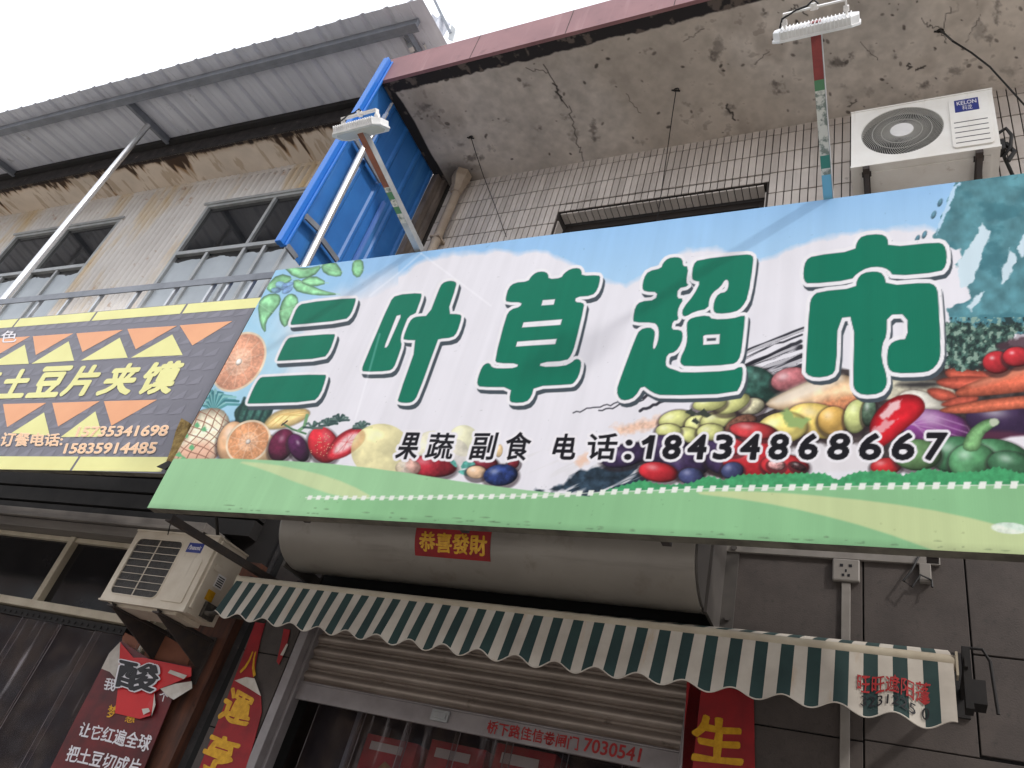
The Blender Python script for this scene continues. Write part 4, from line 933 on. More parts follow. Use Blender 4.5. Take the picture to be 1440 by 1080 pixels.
# drain pipe
dp = thing('drain_pipe', 'beige plastic rainwater pipe with tapered head under the eave', 'pipe', (-4.02, -0.07, 4.6))
px_ = P(640, 275, y=-0.08)[0]
q = MB(); q.tube([(px_, -0.075, 4.6), (px_, -0.075, 7.33)], 0.047, 14); q.build('pipe', M['pvc'], dp, smooth=True)
q = MB(); q.tube([(px_, -0.085, 7.27), (px_, -0.085, 7.36), (px_, -0.1, 7.46), (px_ + 0.0, -0.1, 7.55)], [0.058, 0.07, 0.098, 0.098], 6); q.build('hopper', M['pvc'], dp, bevel=0.004)
for zz in (6.6, 5.5):
    q = MB(); q.box(px_ - 0.055, px_ + 0.055, -0.125, 0.0, zz, zz + 0.022); q.build('pipe_clip', M['pvc'], dp)

# hooks with dangling wires
def wire(name, label, pts, r=0.004, hook=True):
    b = MB(); b.tube(pts, r, 6)
    if hook:
        h = pts[0]; b.tube([(h[0] + 0.02 * math.cos(t), h[1], h[2] - 0.012 + 0.02 * math.sin(t)) for t in np.linspace(-1, 4.2, 9)], 0.006, 6); b.tube([(h[0] - .04, h[1], h[2] - .004), (h[0] + .03, h[1] + .02, h[2] - .01)], 0.007, 5)
    o = b.build(name, M['cable'], None, smooth=True); recentre(o); tag(o, label, 'wire'); return o
wire('hanging_wire', 'thin dark wire hanging from a soffit hook beside the drain pipe', [P(662, 192, z=ZS - 0.01), P(668, 212, y=-0.45), P(680, 248, y=-0.06), P(697, 292, y=-0.03), P(712, 333, y=-0.03)])
wire('hanging_wire', 'thin wire dropping from the soffit hook above the window recess', [P(951, 125, z=ZS - 0.01), P(945, 165, y=-0.4), P(938, 215, y=-0.06), P(925, 306, y=-0.03)])
wire('hanging_wire', 'thick black wire sagging from the soffit towards the upper air conditioner', [P(1322, 42, z=ZS - 0.01), P(1340, 58, y=-0.85), P(1366, 74, y=-0.72), P(1392, 94, y=-0.58), P(1412, 116, y=-0.45), P(1440, 147, y=-0.3), P(1475, 178, y=-0.15), P(1500, 195, y=-0.03)], r=0.007)

# blue partition sheet at the end of the eave
bp = thing('partition_sheet', 'blue ribbed metal sheet standing on edge between the two shops', 'metal sheet', (-4.29, -0.7, 5.0))
XB = -4.292
prof = []
y = -1.30
while y < -0.13:
    prof += [(y, 0), (y + 0.02, 0.014), (y + 0.045, 0.014), (y + 0.065, 0)]
    y += 0.27
vs = [(XB + d, yy, z) for yy, d in prof for z in (5.33, 7.84)]
b = MB(); b.add(vs, [(2 * i, 2 * i + 1, 2 * i + 3, 2 * i + 2) for i in range(len(prof) - 1)])
b.build('sheet', M['blue'], bp, solid=0.004)
b = MB(); b.box(XB - 0.03, XB + 0.032, -1.345, -1.296, 5.31, 7.845); b.box(XB - 0.022, XB + 0.05, -1.295, -1.27, 5.31, 7.845); b.build('edge_trim', M['bluetrim'], bp, bevel=0.006)
b = MB(); b.box(XB + 0.03, XB + 0.055, -0.62, -0.585, 5.34, 6.6); b.build('pale_batten', mat('faded_batten', (84, 120, 188), rough=0.6), bp)
for (ax, ay), (bx, by) in (((430, 304), (452, 326)), ((452, 336), (474, 366)), ((404, 346), (416, 362)), ((500, 196), (535, 255))):
    b = MB(); b.bar(P(ax, ay, x=XB + 0.07), P(bx, by, x=XB + 0.07), 0.02, 0.05); b.bar(P(ax, ay, x=XB + 0.05), P(bx, by, x=XB + 0.05), 0.05, 0.012); b.build('bracket', M['steel'], bp)
b = MB(); b.box(-4.27, -4.20, -0.17, -0.09, 4.96, 7.53); b.box(-4.262, -4.16, -0.085, -0.03, 4.96, 7.53); b.build('corner_channel', mat('dirty_channel', (128, 116, 107), (92, 82, 76), rough=0.7, scale=4, stretch=(3, 3, .8)), bp)

# bright tube in front of it
b = MB(); xt = -4.185; t0 = P(430, 375, x=xt); t1 = P(551, 147, x=xt)
d = (t1 - t0) / np.linalg.norm(t1 - t0); bot = t0 - d * 0.6
b.tube([bot, P(512, 208, x=xt)], 0.032, 16); b.tube([P(512, 208, x=xt), P(536, 172, x=xt)], 0.018, 10); b.bar(P(536, 172, x=xt), P(543, 160, x=xt), 0.05, 0.012); b.bar(P(543, 160, x=xt), P(551, 145, x=xt), 0.03, 0.01)
o = b.build('support_tube', M['chrome'], None, smooth=True); recentre(o); tag(o, 'shiny steel tube standing in front of the blue sheet', 'tube')

# ================================================================= the neighbour's building
nb = lthing('neighbour_building', 'corrugated white upper storey over a snack shop front with stained eave', 'building', (-4.5, 0.2, 0))
def corr(mb, x0, x1, z0, z1, d0=0.0, pitch=0.106, amp=0.03):
    n = max(2, int(round((x1 - x0) / pitch * 8)))
    vs = [(x0 + (x1 - x0) * i / n, d0 + amp - 2 * amp * abs(math.sin(math.pi * (x0 + (x1 - x0) * i / n) / pitch)) ** 0.6, z) for i in range(n + 1) for z in (z0, z1)]
    mb.add(vs, [(2 * i, 2 * i + 1, 2 * i + 3, 2 * i + 2) for i in range(n)])
W1 = (-7.46, -5.13); W2 = (-3.52, -1.3); WT = 7.83; WB = 4.9
c = MB(LF)
corr(c, -10.5, W1[0], 4.7, 8.41); corr(c, W1[1], W2[0], 4.7, 8.41); corr(c, W2[1], -0.02, 4.7, 8.41)
for W in (W1, W2): corr(c, W[0], W[1], WT, 8.41)
c.build('corrugated_wall', M['corr'], nb, smooth=True)
c = MB(LF); c.box(-10.5, -0.0, 0.1, 0.3, 0.0, 4.7)
# (dark cladding behind the sign)
for k in range(8): c.box(-10.5, -0.3, 0.0, 0.098, 3.42 + k * 0.16, 3.42 + k * 0.16 + 0.135)
c.build('lower_cladding', M['dark'], nb)
c = MB(LF); c.box(-10.5, 0.0, -0.47, 0.3, 8.41, 8.46); c.build('eave_slab', M['beam'], nb)
c = MB(LF); c.box(-10.5, 0.0, -0.488, -0.471, 8.404, 8.72); c.box(-10.5, 0.0, -0.44, 0.3, 8.461, 8.66); c.build('dark_upstand', M['tar'], nb)  # dark front face of the slab, below the roof sheet
# rust-stained underside of the neighbour's eave
def paint_eave(NU, NV):
    x, d = np.meshgrid(np.linspace(-10.5, -0.001, NU), np.linspace(-0.469, 0.0, NV))
    X, Y = x * 100, (d + 0.469) * 100
    S = Print(X, Y, (208, 195, 180))
    n1 = vnoise(X, Y, 90, 101, 5); n2 = vnoise(X, Y, 14, 102, 4); n3 = vnoise(X, Y, 5, 103, 3); n4 = vnoise(X, Y * 0.25, 7, 104, 4)
    S.C[:] = S.C * (0.86 + 0.2 * n1 + 0.1 * n2)[..., None]
    def ink(a, c): S.C[:] = S.C * (1 - np.clip(a, 0, 1)[..., None]) + np.asarray(c, float) * np.clip(a, 0, 1)[..., None]
    reach = 4 + 46 * np.clip((vnoise(X, Y * 0, 38, 105, 3) - 0.46) * 2.4, 0, 1) * np.clip((vnoise(X, Y * 0, 9, 106, 3) - 0.38) * 2.2, 0, 1) + 5 * n2
    ink(np.clip((reach * 1.5 - Y) / 14, 0, 0.75) * np.clip((n4 - 0.36) * 5, 0, 1), (132, 98, 62))
    ink(np.clip((reach - Y) / 4.5, 0, 0.92) * np.clip((n4 - 0.28) * 6, 0, 1), (58, 42, 30))
    ink(np.clip((5.5 + 6 * (n2 - 0.5) + 3 * (n3 - 0.5) - Y) / 2.5, 0, 0.95), (38, 30, 26))
    ink(np.clip((0.40 - n4) * 6, 0, 0.4), (150, 128, 102))
    return x, d, S.C
ex_, ed_, ec_ = paint_eave(1500, 80)
q_ = np.stack([ex_, ed_, np.full_like(ex_, 8.4065)], -1) @ np.array(LF.to_3x3()).T + np.array(LF.translation)
board_mesh('eave_soffit', q_, ec_, nb, M['soffit_face'])
c = MB(LF); c.box(-10.5, 0, -0.02, -0.012, 8.34, 8.405); c.build('wall_head', M['corr'], nb)
def nwindow(W, low, mull):
    f = MB(LF); fw = 0.05; ZM = 6.97
    f.box(W[0], W[0] + fw, -0.03, 0.05, WB, WT); f.box(W[1] - fw, W[1], -0.03, 0.05, WB, WT)
    f.box(W[0] + fw, W[1] - fw, -0.03, 0.05, WT - fw, WT); f.box(W[0] + fw, W[1] - fw, -0.035, 0.05, ZM - 0.06, ZM)
    for x in mull: f.box(x - 0.022, x + 0.022, -0.025, 0.045, ZM, WT - fw)
    for x in low: f.box(x - 0.022, x + 0.022, -0.025, 0.045, WB, ZM - 0.06)
    f.box(W[0] - 0.05, W[1] + 0.05, -0.05, -0.031, WT - 0.01, WT + 0.03)
    o = f.build('window', M['alu'], nb, bevel=0.004)
    p = MB(LF); p.box(W[0] + 0.02, W[1] - 0.02, 0.01, 0.018, ZM - 0.01, WT - 0.02); p.build('upper_pane', M['darkglass'], o)
    p = MB(LF); n = 60; a, b_ = W[0] + 0.03, W[1] - 0.03
    p.box(a, b_, 0.012, 0.02, WB, ZM - 0.03); p.build('lower_pane', M['darkglass'], o)
    p = MB(LF); vs = []
    for i in range(n + 1): vs += [(a + (b_ - a) * i / n, 0.008, WB), (a + (b_ - a) * i / n, 0.008, ZM - 0.13 - 0.02 * RNG.random() - 0.02 * math.sin(i * 0.5))]
    p.add(vs, [(2 * i, 2 * i + 1, 2 * i + 3, 2 * i + 2) for i in range(n)]); p.build('pale_sheet', M['pale_pane'], o)  # pale blue-grey sheet just in front of the lower pane
    return o
nwindow(W1, (-6.9, -6.26, -5.7), (-6.26,)); nwindow(W2, (-2.95, -2.36, -2.05, -1.7), (-2.37,))
# shop front: ledges, transom window, door head
c = MB(LF)
c.box(-10.5, -0.55, -0.22, 0.09, 3.335, 3.405); c.box(-10.5, -0.55, -0.17, 0.09, 3.245, 3.325); c.box(-10.5, -0.55, -0.24, -0.205, 3.318, 3.345)
c.build('front_ledge', mat('ledge_grey', (132, 126, 120), (104, 98, 94), rough=0.6, scale=2, stretch=(0.5, 4, 4)), nb, bevel=0.004)
f = MB(LF); f.box(-3.9, -0.75, -0.1, 0.08, 2.585, 2.65); f.box(-2.215, -2.15, -0.06, 0.08, 2.65, 3.24); f.box(-3.9, -0.75, -0.04, 0.08, 3.2, 3.24); f.box(-0.80, -0.74, -0.05, 0.08, 1.0, 3.24); f.box(-3.9, -3.84, -0.05, 0.08, 2.65, 3.2)
tw = f.build('transom_window', M['cream'], nb, bevel=0.005)
p = MB(LF); p.box(-3.85, -0.78, 0.0, 0.008, 2.64, 3.21); p.build('pane', mat('grubby_glass', (40, 38, 40), (28, 27, 29), rough=0.1, scale=3, spec=0.3), tw)
c = MB(LF); c.box(-0.30, -0.02, -0.03, 0.2, 0, 3.2); c.box(-0.42, -0.301, 0.0, 0.2, 0, 3.2); c.build('door_pillar', M['brown'], nb)
c = MB(LF); c.box(-0.018, 0.13, 0.05, 0.3, 0, 4.5); c.build('party_gap', M['tar'], nb)
c = MB(LF); c.box(-4.6, -3.9, -0.03, 0.25, 0, 2.585); c.build('front_pier', M['stone'], nb)
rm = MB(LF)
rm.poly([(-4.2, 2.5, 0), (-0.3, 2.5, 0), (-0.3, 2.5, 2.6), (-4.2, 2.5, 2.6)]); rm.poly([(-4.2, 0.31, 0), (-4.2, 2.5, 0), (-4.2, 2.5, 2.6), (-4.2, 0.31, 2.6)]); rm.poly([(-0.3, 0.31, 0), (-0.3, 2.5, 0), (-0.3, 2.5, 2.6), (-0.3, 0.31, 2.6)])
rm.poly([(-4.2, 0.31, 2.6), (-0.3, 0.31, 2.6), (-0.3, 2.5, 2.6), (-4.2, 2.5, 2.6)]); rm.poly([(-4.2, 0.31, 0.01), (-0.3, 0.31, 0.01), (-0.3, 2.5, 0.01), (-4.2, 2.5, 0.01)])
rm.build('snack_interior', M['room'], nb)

# canopy roof
cp = lthing('metal_canopy', 'grey ribbed sheet metal canopy over the corrugated upper storey', 'canopy', (-4.5, -0.8, 4.8))
SL = 0.16; ZR = 8.545; Y0 = -1.5
prof = []; x = -10.6; pt = 0.295
while x < 0.02:
    prof += [(x, 0), (x + 0.03, 0.03), (x + 0.055, 0.03), (x + 0.085, 0), (x + 0.15, 0), (x + 0.155, 0.005), (x + 0.175, 0.005), (x + 0.18, 0)]; x += pt
prof.append((0.03, 0))
vs = []
for xx, h in prof:
    for yy in (Y0, -0.9, -0.2, 0.6): vs.append((xx, yy + 0.004 * math.sin(xx * 3), ZR + SL * (yy - Y0) + h))
b = MB(LF); b.add(vs, [(4 * i + j, 4 * i + j + 1, 4 * i + j + 5, 4 * i + j + 4) for i in range(len(prof) - 1) for j in range(3)])
b.build('roof_sheet', M['roof'], cp, solid=0.003)
def roofz(y): return ZR + SL * (y - Y0)
b = MB(LF); b.box(-10.6, 0.06, -1.32, -1.27, roofz(-1.3) - 0.115, roofz(-1.3) - 0.012); b.box(-10.6, 0.06, -1.27, -1.225, roofz(-1.3) - 0.115, roofz(-1.3) - 0.105); b.build('purlin', M['steel'], cp, bevel=0.003)
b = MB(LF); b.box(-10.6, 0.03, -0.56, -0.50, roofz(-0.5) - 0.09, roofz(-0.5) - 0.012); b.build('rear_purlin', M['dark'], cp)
pxx = LP(205, 180, -0.87)
for x in (pxx[0], -0.12, -7.6):
    b = MB(LF); b.bar((x, -1.22, roofz(-1.22) - 0.06), (x, -0.54, roofz(-0.54) - 0.06), 0.05, 0.09); b.build('rafter', M['steel'], cp)
b = MB(LF); b.tube([(pxx[0] + 0.0, -0.87, 4.6), (pxx[0], -0.87, roofz(-0.87) - 0.1)], 0.037, 16); b.build('post', M['chrome'], cp, smooth=True)
b = MB(LF); b.tube([(-7.6, -0.87, 4.6), (-7.6, -0.87, roofz(-0.87) - 0.1)], 0.037, 16); b.build('post', M['chrome'], cp, smooth=True)
b = MB(LF); a_, b_ = LP(566, 42, -1.1), LP(579, 70, -1.1); b.bar(a_, b_, 0.05); b.bar(LP(583, 40, -1.0), LP(598, 66, -1.0), 0.05, 0.02); b.build('strut', M['galv'], cp)

# loose grey sheet with an upright on the roofs behind
ms = thing('roof_flashing', 'pale grey bent metal sheet standing above the pink eave edge', 'metal sheet', P(612, 60, y=-0.9))
b = MB(); ys_ = -0.9
b.grid(lambda u, v: (lambda q: (q[0], ys_ + 0.03 * math.sin(u * 9), q[2]))(P(594 + 14 * v + u * 26, 52 - 33 * v + u * (2 + 10 * v), y=ys_)), 12, 4); b.build('sheet', M['roof'], ms, solid=0.004)
b = MB(); b.bar(P(607, -8, y=-0.93), P(634, 48, y=-0.93), 0.03, 0.03); b.build('upright', M['steel'], ms)
b = MB(); b.prism([P(630, 54, y=-0.94), P(635, 34, y=-0.94), P(640, 40, y=-0.94), P(636, 56, y=-0.94)], (0, 0.02, 0)); b.build('flap', M['alu'], ms)

# balcony railing
rl = lthing('balcony_railing', 'grey metal railing in front of the corrugated upper windows', 'railing', (-4.0, -1.0, 4.6))
b = MB(LF); b.box(-9.0, -0.1, -1.02, -0.975, 5.285, 5.325); b.box(-9.0, -0.1, -1.022, -1.012, 5.245, 5.29); b.build('top_rail', M['steel'], rl, bevel=0.003)
xs = [LP(q, 0, -1.0)[0] for q in ()]
pxs = (50, 92, 137, 190, 244, 297, 320, 354)
pos = [LP(q, 428 - q * 0.1085 + 10, -1.0)[0] for q in pxs] + [-4.5, -5.0, -5.5, -6.0, -6.5]
for x in pos:
    b = MB(LF); b.box(x - 0.014, x + 0.014, -1.008, -0.98, 4.4, 5.284); b.build('baluster', M['galv'], rl)
M['hoodend'] = mat('shaded_plate', (84, 79, 75), (70, 66, 63), rough=0.6, scale=5)  # shade on the hood's end plate is put into this darker grey

# ================================================================= main shop sign
def p_sign(px, py, lift=0.0): return P(px, py, y=YS - lift)
sg = thing('shop_sign', 'long supermarket board with green Chinese characters over printed fruit and vegetables', 'shop sign', (-1.5, YS + 0.03, 2.97))
NU, NV = 1250, 500
gx_, gz_, colr = paint_main(NU, NV)
board_mesh('face', np.stack([gx_, YS + 0.006 * (vnoise(gx_, gz_, 0.7, 31, 2) - 0.5) + 0.002 * (vnoise(gx_, gz_, 0.16, 32, 2) - 0.5), gz_], -1), colr, sg, attr_mat('sign_print', rough=0.35, bump_lines=0.05, noise_amt=0.03, spec=0.08))
# box behind the printed face
cs = [sign_xz(0, 0), sign_xz(1, 0), sign_xz(1, 1), sign_xz(0, 1)]
b = MB(); b.prism([(q[0], YS + 0.006, q[1]) for q in cs], (0, 0.055, 0)); b.build('board', M['boxedge'], sg)
b = MB()
for zz in (3.05, 3.6, 4.2, 4.85): b.bar((-3.95, YS + 0.085, zz), (0.85, YS + 0.085, zz), 0.04)
for xx in (-3.9, -2.9, -1.9, -0.9, 0.1, 0.8): b.bar((xx, YS + 0.125, 3.0), (xx, YS + 0.125, 4.9), 0.04)
b.build('rear_frame', M['rust'], sg)
a_ = P(236, 731, y=YS + 0.1); e_ = P(346, 792, x=a_[0])
b = MB(); b.bar(a_, (a_[0], -0.02, e_[2]), 0.045, 0.012); b.bar(a_ + np.array([0.02, 0, 0.015]), np.array((a_[0] + 0.02, -0.02, e_[2] + 0.015)), 0.006, 0.04); b.build('support_strut', M['rust'], sg)
for xx in (-2.5, -1.1, 0.3):
    b = MB(); b.bar((xx, YS + 0.1, 4.7), (xx, -0.02, 4.7), 0.04); b.build('support_strut', M['rust'], sg)
# ================================================================= snack shop sign
ss = lthing('snack_sign', 'grey snack shop board with orange and yellow triangles and order numbers', 'shop sign', (-3.0, -1.16, 3.25))
DS = -1.2
def ls(px, py): return LPW(px, py, DS)
XL = -6.2
def zb_(x): return 3.288 + (3.288 - 3.242) / 1.683 * (x + 0.002)
def zt_(x): return 4.846 + (4.846 - 4.831) / 3.21 * (x + 0.06)
b = MB(LF); b.prism([(XL, DS + 0.002, 3.2), (0.01, DS + 0.002, zb_(0)), (-0.05, DS + 0.002, zt_(0)), (XL, DS + 0.002, 4.82)], (0, 0.05, 0)); b.build('board', M['boxedge'], ss)
b = MB(LF); b.poly([(XL, DS, 3.2), (0.01, DS, zb_(0)), (-0.05, DS, zt_(0)), (XL, DS, 4.82)], 0)
# quilted ground pattern
for r in range(11):
    for k in range(44):
        x = XL + 0.1 + k * 0.14 + (0.07 if r % 2 else 0); z = 3.36 + r * 0.13
        if x > -0.16: continue
        b.poly([(x, DS - 0.0012, z), (x + 0.125, DS - 0.0012, z + 0.09), (x + 0.125, DS - 0.0012, z + 0.012)], 1)
def strip(z0f, z1f, cuts):
    xs_ = [XL] + sorted(cuts) + [-0.02]
    for a, e in zip(xs_[:-1], xs_[1:]):
        b.poly([(a + 0.012, DS - 0.0016, z0f(a)), (e - 0.012, DS - 0.0016, z0f(e)), (e - 0.012, DS - 0.0016, z1f(e)), (a + 0.012, DS - 0.0016, z1f(a))], 2)
strip(lambda x: zt_(x) - 0.11, lambda x: zt_(x) - 0.006, [LP(q, 430, DS)[0] for q in (42, 143, 262)] + [-3.9, -4.8])
strip(lambda x: zb_(x) + 0.012, lambda x: zb_(x) + 0.125, [LP(106, 652, DS)[0], -2.6, -3.8, -5.0])
Gs = lambda p: [(x / 4.9077, 440 + y / 4.9077) for x, y in p]
def tri(p, mi):
    b.add([LFI[:3, :3] @ (ls(*q)) + LFI[:3, 3] + np.array([0, -0.002, 0]) for q in p], [(0, 1, 2)], mi)
for p in ([(228, 162), (508, 142), (248, 292)], [(528, 142), (850, 118), (570, 270)], [(880, 112), (1222, 90), (938, 252)], [(22, 630), (320, 622), (50, 790)], [(362, 622), (690, 610), (402, 785)], [(718, 610), (1085, 600), (770, 780)], [(-60, 180), (210, 162), (-50, 310)], [(-300, 640), (-20, 632), (-280, 800)]): tri(Gs(p), 3)
tri([(253, 457.7), (327, 451.7), (270.7, 486)], 3)
for p in ([(-75, 364), (172, 220), (200, 352)], [(218, 352), (475, 197), (512, 330)], [(560, 330), (828, 172), (882, 310)], [(905, 310), (1190, 150), (1262, 292)], [(80, 830), (305, 688), (345, 848)], [(420, 858), (660, 680), (708, 856)], [(-260, 840), (-40, 700), (0, 850)]): tri(Gs(p), 2)
b.build('face', [M['greyprint'], M['greyprint2'], M['yellow'], M['orange']], ss, fix=False)
b = MB()
lo = np.array(LF.to_3x3() @ Vector((0, -1, 0)))
def lsq(p): return [ls(*q) for q in Gs(p)]
letter(b, '菜', lsq([(-145, 412), (22, 404), (-48, 588), (-235, 594)]), 0, bold=0.028, lift=lo * 0.004)
for ch, p in (('土', [(70, 402), (250, 392), (150, 580), (-32, 586)]), ('豆', [(312, 382), (505, 374), (385, 574), (185, 580)]), ('片', [(545, 372), (722, 366), (608, 566), (415, 572)]), ('夹', [(808, 362), (992, 352), (885, 560), (665, 566)]), ('馍', [(1045, 352), (1278, 338), (1165, 552), (940, 560)])):
    letter(b, ch, lsq(p), 0, bold=0.042, lift=lo * 0.004)
letter(b, '特色', lsq([(-95, 135), (128, 120), (112, 204), (-115, 216)]), 1, bold=0.01, lift=lo * 0.004)
for body, p in (('15735341698', [(548, 790), (1172, 778), (1148, 850), (524, 856)]), ('15835914485', [(462, 905), (1092, 896), (1068, 972), (440, 972)]), ('订餐电话:', [(30, 828), (440, 836), (428, 920), (-4, 922)])):
    letter(b, body, lsq(p), 3, bold=0.035, lift=lo * 0.004)
    letter(b, body, lsq(p), 2, bold=0.01, lift=lo * 0.0052)
b.build('lettering', [M['yellow'], M['printwhite'], mat('print_peach', (240, 196, 158), rough=0.5), mat('print_cream', (246, 226, 200), rough=0.5)], ss, fix=False)
b = MB(); b.prism([LPW(q[0], q[1], DS - 0.03) for q in ((255, 588), (266, 594), (262, 612), (256, 634), (246, 652), (237, 658), (234, 648), (241, 630), (247, 606))], lo * -0.028)
b.prism([LPW(q[0], q[1], DS - 0.035) for q in ((220, 656), (236, 648), (244, 650), (232, 660))], lo * -0.01, 1)
b.build('torn_edge', [M['foam'], M['dark']], ss)

# ================================================================= floodlights on arms
def octo(w_, h_, c):
    a, e = w_ / 2, h_ / 2
    return [(-a + c, -e), (a - c, -e), (a, -e + c), (a, e - c), (a - c, e), (-a + c, e), (-a, e - c), (-a, -e + c)]
def floodlight(base, top, n, yaw, label, bands, group, side, wid=0.42):
    base = np.array(base, float); top = np.array(top, float)
    t = thing('floodlight', label, 'floodlight', base, 0, group)
    d = top - base
    b = MB(); r = 0
    for (f0, f1, mi) in bands: b.bar(base + d * f0, base + d * f1, 0.046, 0.046, mi=mi)
    e2 = np.array([0.0235, 0, 0])
    b.bar(base + d * 0.0 + e2, top + e2, 0.003, 0.05, mi=6)
    b.build('arm', [M['rustpole'], M['red_s'], M['green_s'], M['white_s'], M['teal_s'], M['blue_s'], M['galv']], t)
    X = Vector((math.cos(yaw), math.sin(yaw), 0)); n = Vector(n).normalized(); n = (n - X * n.dot(X)).normalized(); e = X.cross(n); e = e if e.z < 0 else -e
    c = Vector([float(q) for q in top])
    F = Matrix(((X.x, e.x, n.x, c.x), (X.y, e.y, n.y, c.y), (X.z, e.z, n.z, c.z), (0, 0, 0, 1)))
    wd_, ht, th = wid, 0.15, 0.04
    b = MB(F); o8 = octo(wd_, ht, 0.035); b.prism([(x, y, 0.02) for x, y in o8], (0, 0, -th)); o8 = octo(wd_ + 0.012, ht + 0.012, 0.036); b.prism([(x, y, 0.026) for x, y in o8], (0, 0, -0.012))
    nf = 19
    for k in range(nf):
        x = -wd_ / 2 + 0.035 + (wd_ - 0.07) * k / (nf - 1); b.box(x - 0.0025, x + 0.0025, -ht / 2 - 0.005, ht / 2 + 0.005, -0.026, 0.015)
    h = b.build('lamp_head', M['lampwhite'], t, bevel=0.002)
    b = MB(F); b.prism([(x, y, 0.028) for x, y in octo(wd_ - 0.04, ht - 0.03, 0.03)], (0, 0, -0.004)); b.build('lens', M['lens'], h)
    b = MB(F)
    for s in (-1, 1): b.box(s * wd_ * 0.36 - 0.004, s * wd_ * 0.36 + 0.004, -0.015, 0.015, -0.085, -0.015); b.tube([(s * wd_ * 0.36 - 0.012, 0, -0.05), (s * wd_ * 0.36 + 0.012, 0, -0.05)], 0.014, 8)
    b.box(-wd_ * 0.37, wd_ * 0.37, -0.017, 0.017, -0.091, -0.083); b.tube([(0, 0, -0.105), (0, 0, -0.075)], 0.018, 8)
    b.build('yoke', M['white'], t)
    b = MB(F); b.tube([(-wd_ * 0.42, 0, -0.03), (-wd_ * 0.38, 0.015, -0.07), (-wd_ * 0.2, 0.015, -0.095), (-0.03, 0.01, -0.10), (0.0, 0.0, -0.12), (0.02, 0.015, -0.10)], 0.005, 6); b.build('flex', M['cable'], t, smooth=True)
    return t
LB = P(590, 352, y=YS + 0.02); LT = P(507, 181, x=LB[0])
RB = P(1165, 279, y=YS + 0.02); RT = P(1147, 38, x=RB[0])
hl = P(504, 181, y=LT[1]); hr = P(1146, 40, y=RT[1])
floodlight(RB, RT, (0, 0.93, -0.36), 0.0, 'white finned floodlight on the red, green and white arm, nearer the upper air conditioner', [(0, 0.16, 5), (0.16, 0.2, 3), (0.2, 0.28, 4), (0.28, 0.42, 3), (0.42, 0.56, 3), (0.56, 0.66, 3), (0.66, 0.72, 2), (0.72, 1.03, 1)], 'floodlights on arms above the shop sign', 1, wid=0.375)
floodlight(LB, LT, (0.02, 0.62, -0.78), -0.03, 'white floodlight showing its flat face on the rusty arm before the blue sheet', [(0, 0.26, 6), (0.26, 0.34, 3), (0.34, 0.40, 2), (0.40, 0.46, 3), (0.46, 0.52, 2), (0.52, 0.56, 3), (0.56, 1.03, 0)], 'floodlights on arms above the shop sign', -1, wid=0.36)

# ================================================================= air conditioners
def roundrect(x0, x1, z0, z1, r, n=5):
    pts = []
    for cx_, cz_, a0 in ((x1 - r, z1 - r, 0), (x0 + r, z1 - r, 90), (x0 + r, z0 + r, 180), (x1 - r, z0 + r, 270)):
        for k in range(n + 1):
            t = math.radians(a0 + 90 * k / n); pts.append((cx_ + r * math.cos(t), cz_ + r * math.sin(t)))
    return pts
ac = thing('air_conditioner', 'white air conditioner with round fan grille high under the concrete eave', 'air conditioner', (0.21, -0.25, 6.36))
AX0, AX1, AZ0, AZ1, AY = -0.237, 0.661, 6.366, 6.998, -0.4
fc = P(1268, 183, y=AY); fcx, fcz, FR = fc[0], fc[2], 0.262
# front plate with a round hole
b = MB(); n = 72; ring = [(fcx + FR * math.cos(2 * math.pi * k / n), fcz + FR * math.sin(2 * math.pi * k / n)) for k in range(n)]
def edge_pt(t):
    c_, s_ = math.cos(t), math.sin(t); q = 1e9
    if c_ > 1e-6: q = min(q, (AX1 - fcx) / c_)
    if c_ < -1e-6: q = min(q, (AX0 - fcx) / c_)
    if s_ > 1e-6: q = min(q, (AZ1 - fcz) / s_)
    if s_ < -1e-6: q = min(q, (AZ0 - fcz) / s_)
    return (fcx + q * c_, fcz + q * s_)
angs = sorted([2 * math.pi * k / n for k in range(n)] + [math.atan2(cz - fcz, cx - fcx) % (2 * math.pi) for cx in (AX0, AX1) for cz in (AZ0, AZ1)])
N_ = len(angs); vs = []
for t in angs:
    q = edge_pt(t); vs += [(q[0], AY, q[1]), (fcx + FR * math.cos(t), AY, fcz + FR * math.sin(t)), (fcx + FR * math.cos(t), AY + 0.065, fcz + FR * math.sin(t))]
fs = []
for i in range(N_):
    j = (i + 1) % N_; fs += [(3 * i, 3 * i + 1, 3 * j + 1, 3 * j), (3 * i + 1, 3 * i + 2, 3 * j + 2, 3 * j + 1)]
b.add(vs, fs)
cv = [(AX0, AZ0), (AX1, AZ0), (AX1, AZ1), (AX0, AZ1)]
for i in range(4):
    p0, p1 = cv[i], cv[(i + 1) % 4]; b.poly([(p0[0], AY, p0[1]), (p1[0], AY, p1[1]), (p1[0], -0.08, p1[1]), (p0[0], -0.08, p0[1])])
b.poly([(q[0], -0.08, q[1]) for q in cv])
b.box(AX0 - 0.004, AX1 + 0.004, AY - 0.004, AY + 0.02, AZ0 - 0.004, AZ0 + 0.012); b.box(AX0 - 0.004, AX1 + 0.004, AY - 0.006, -0.07, AZ1, AZ1 + 0.012)
b.box(AX0 + 0.05, AX1 - 0.05, AY + 0.06, -0.13, AZ0 - 0.012, AZ0 - 0.001)
b.build('casing', M['ac'], ac)
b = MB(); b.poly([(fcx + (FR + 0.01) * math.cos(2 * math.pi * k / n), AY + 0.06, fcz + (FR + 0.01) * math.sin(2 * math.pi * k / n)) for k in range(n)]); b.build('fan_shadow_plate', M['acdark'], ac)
b = MB()
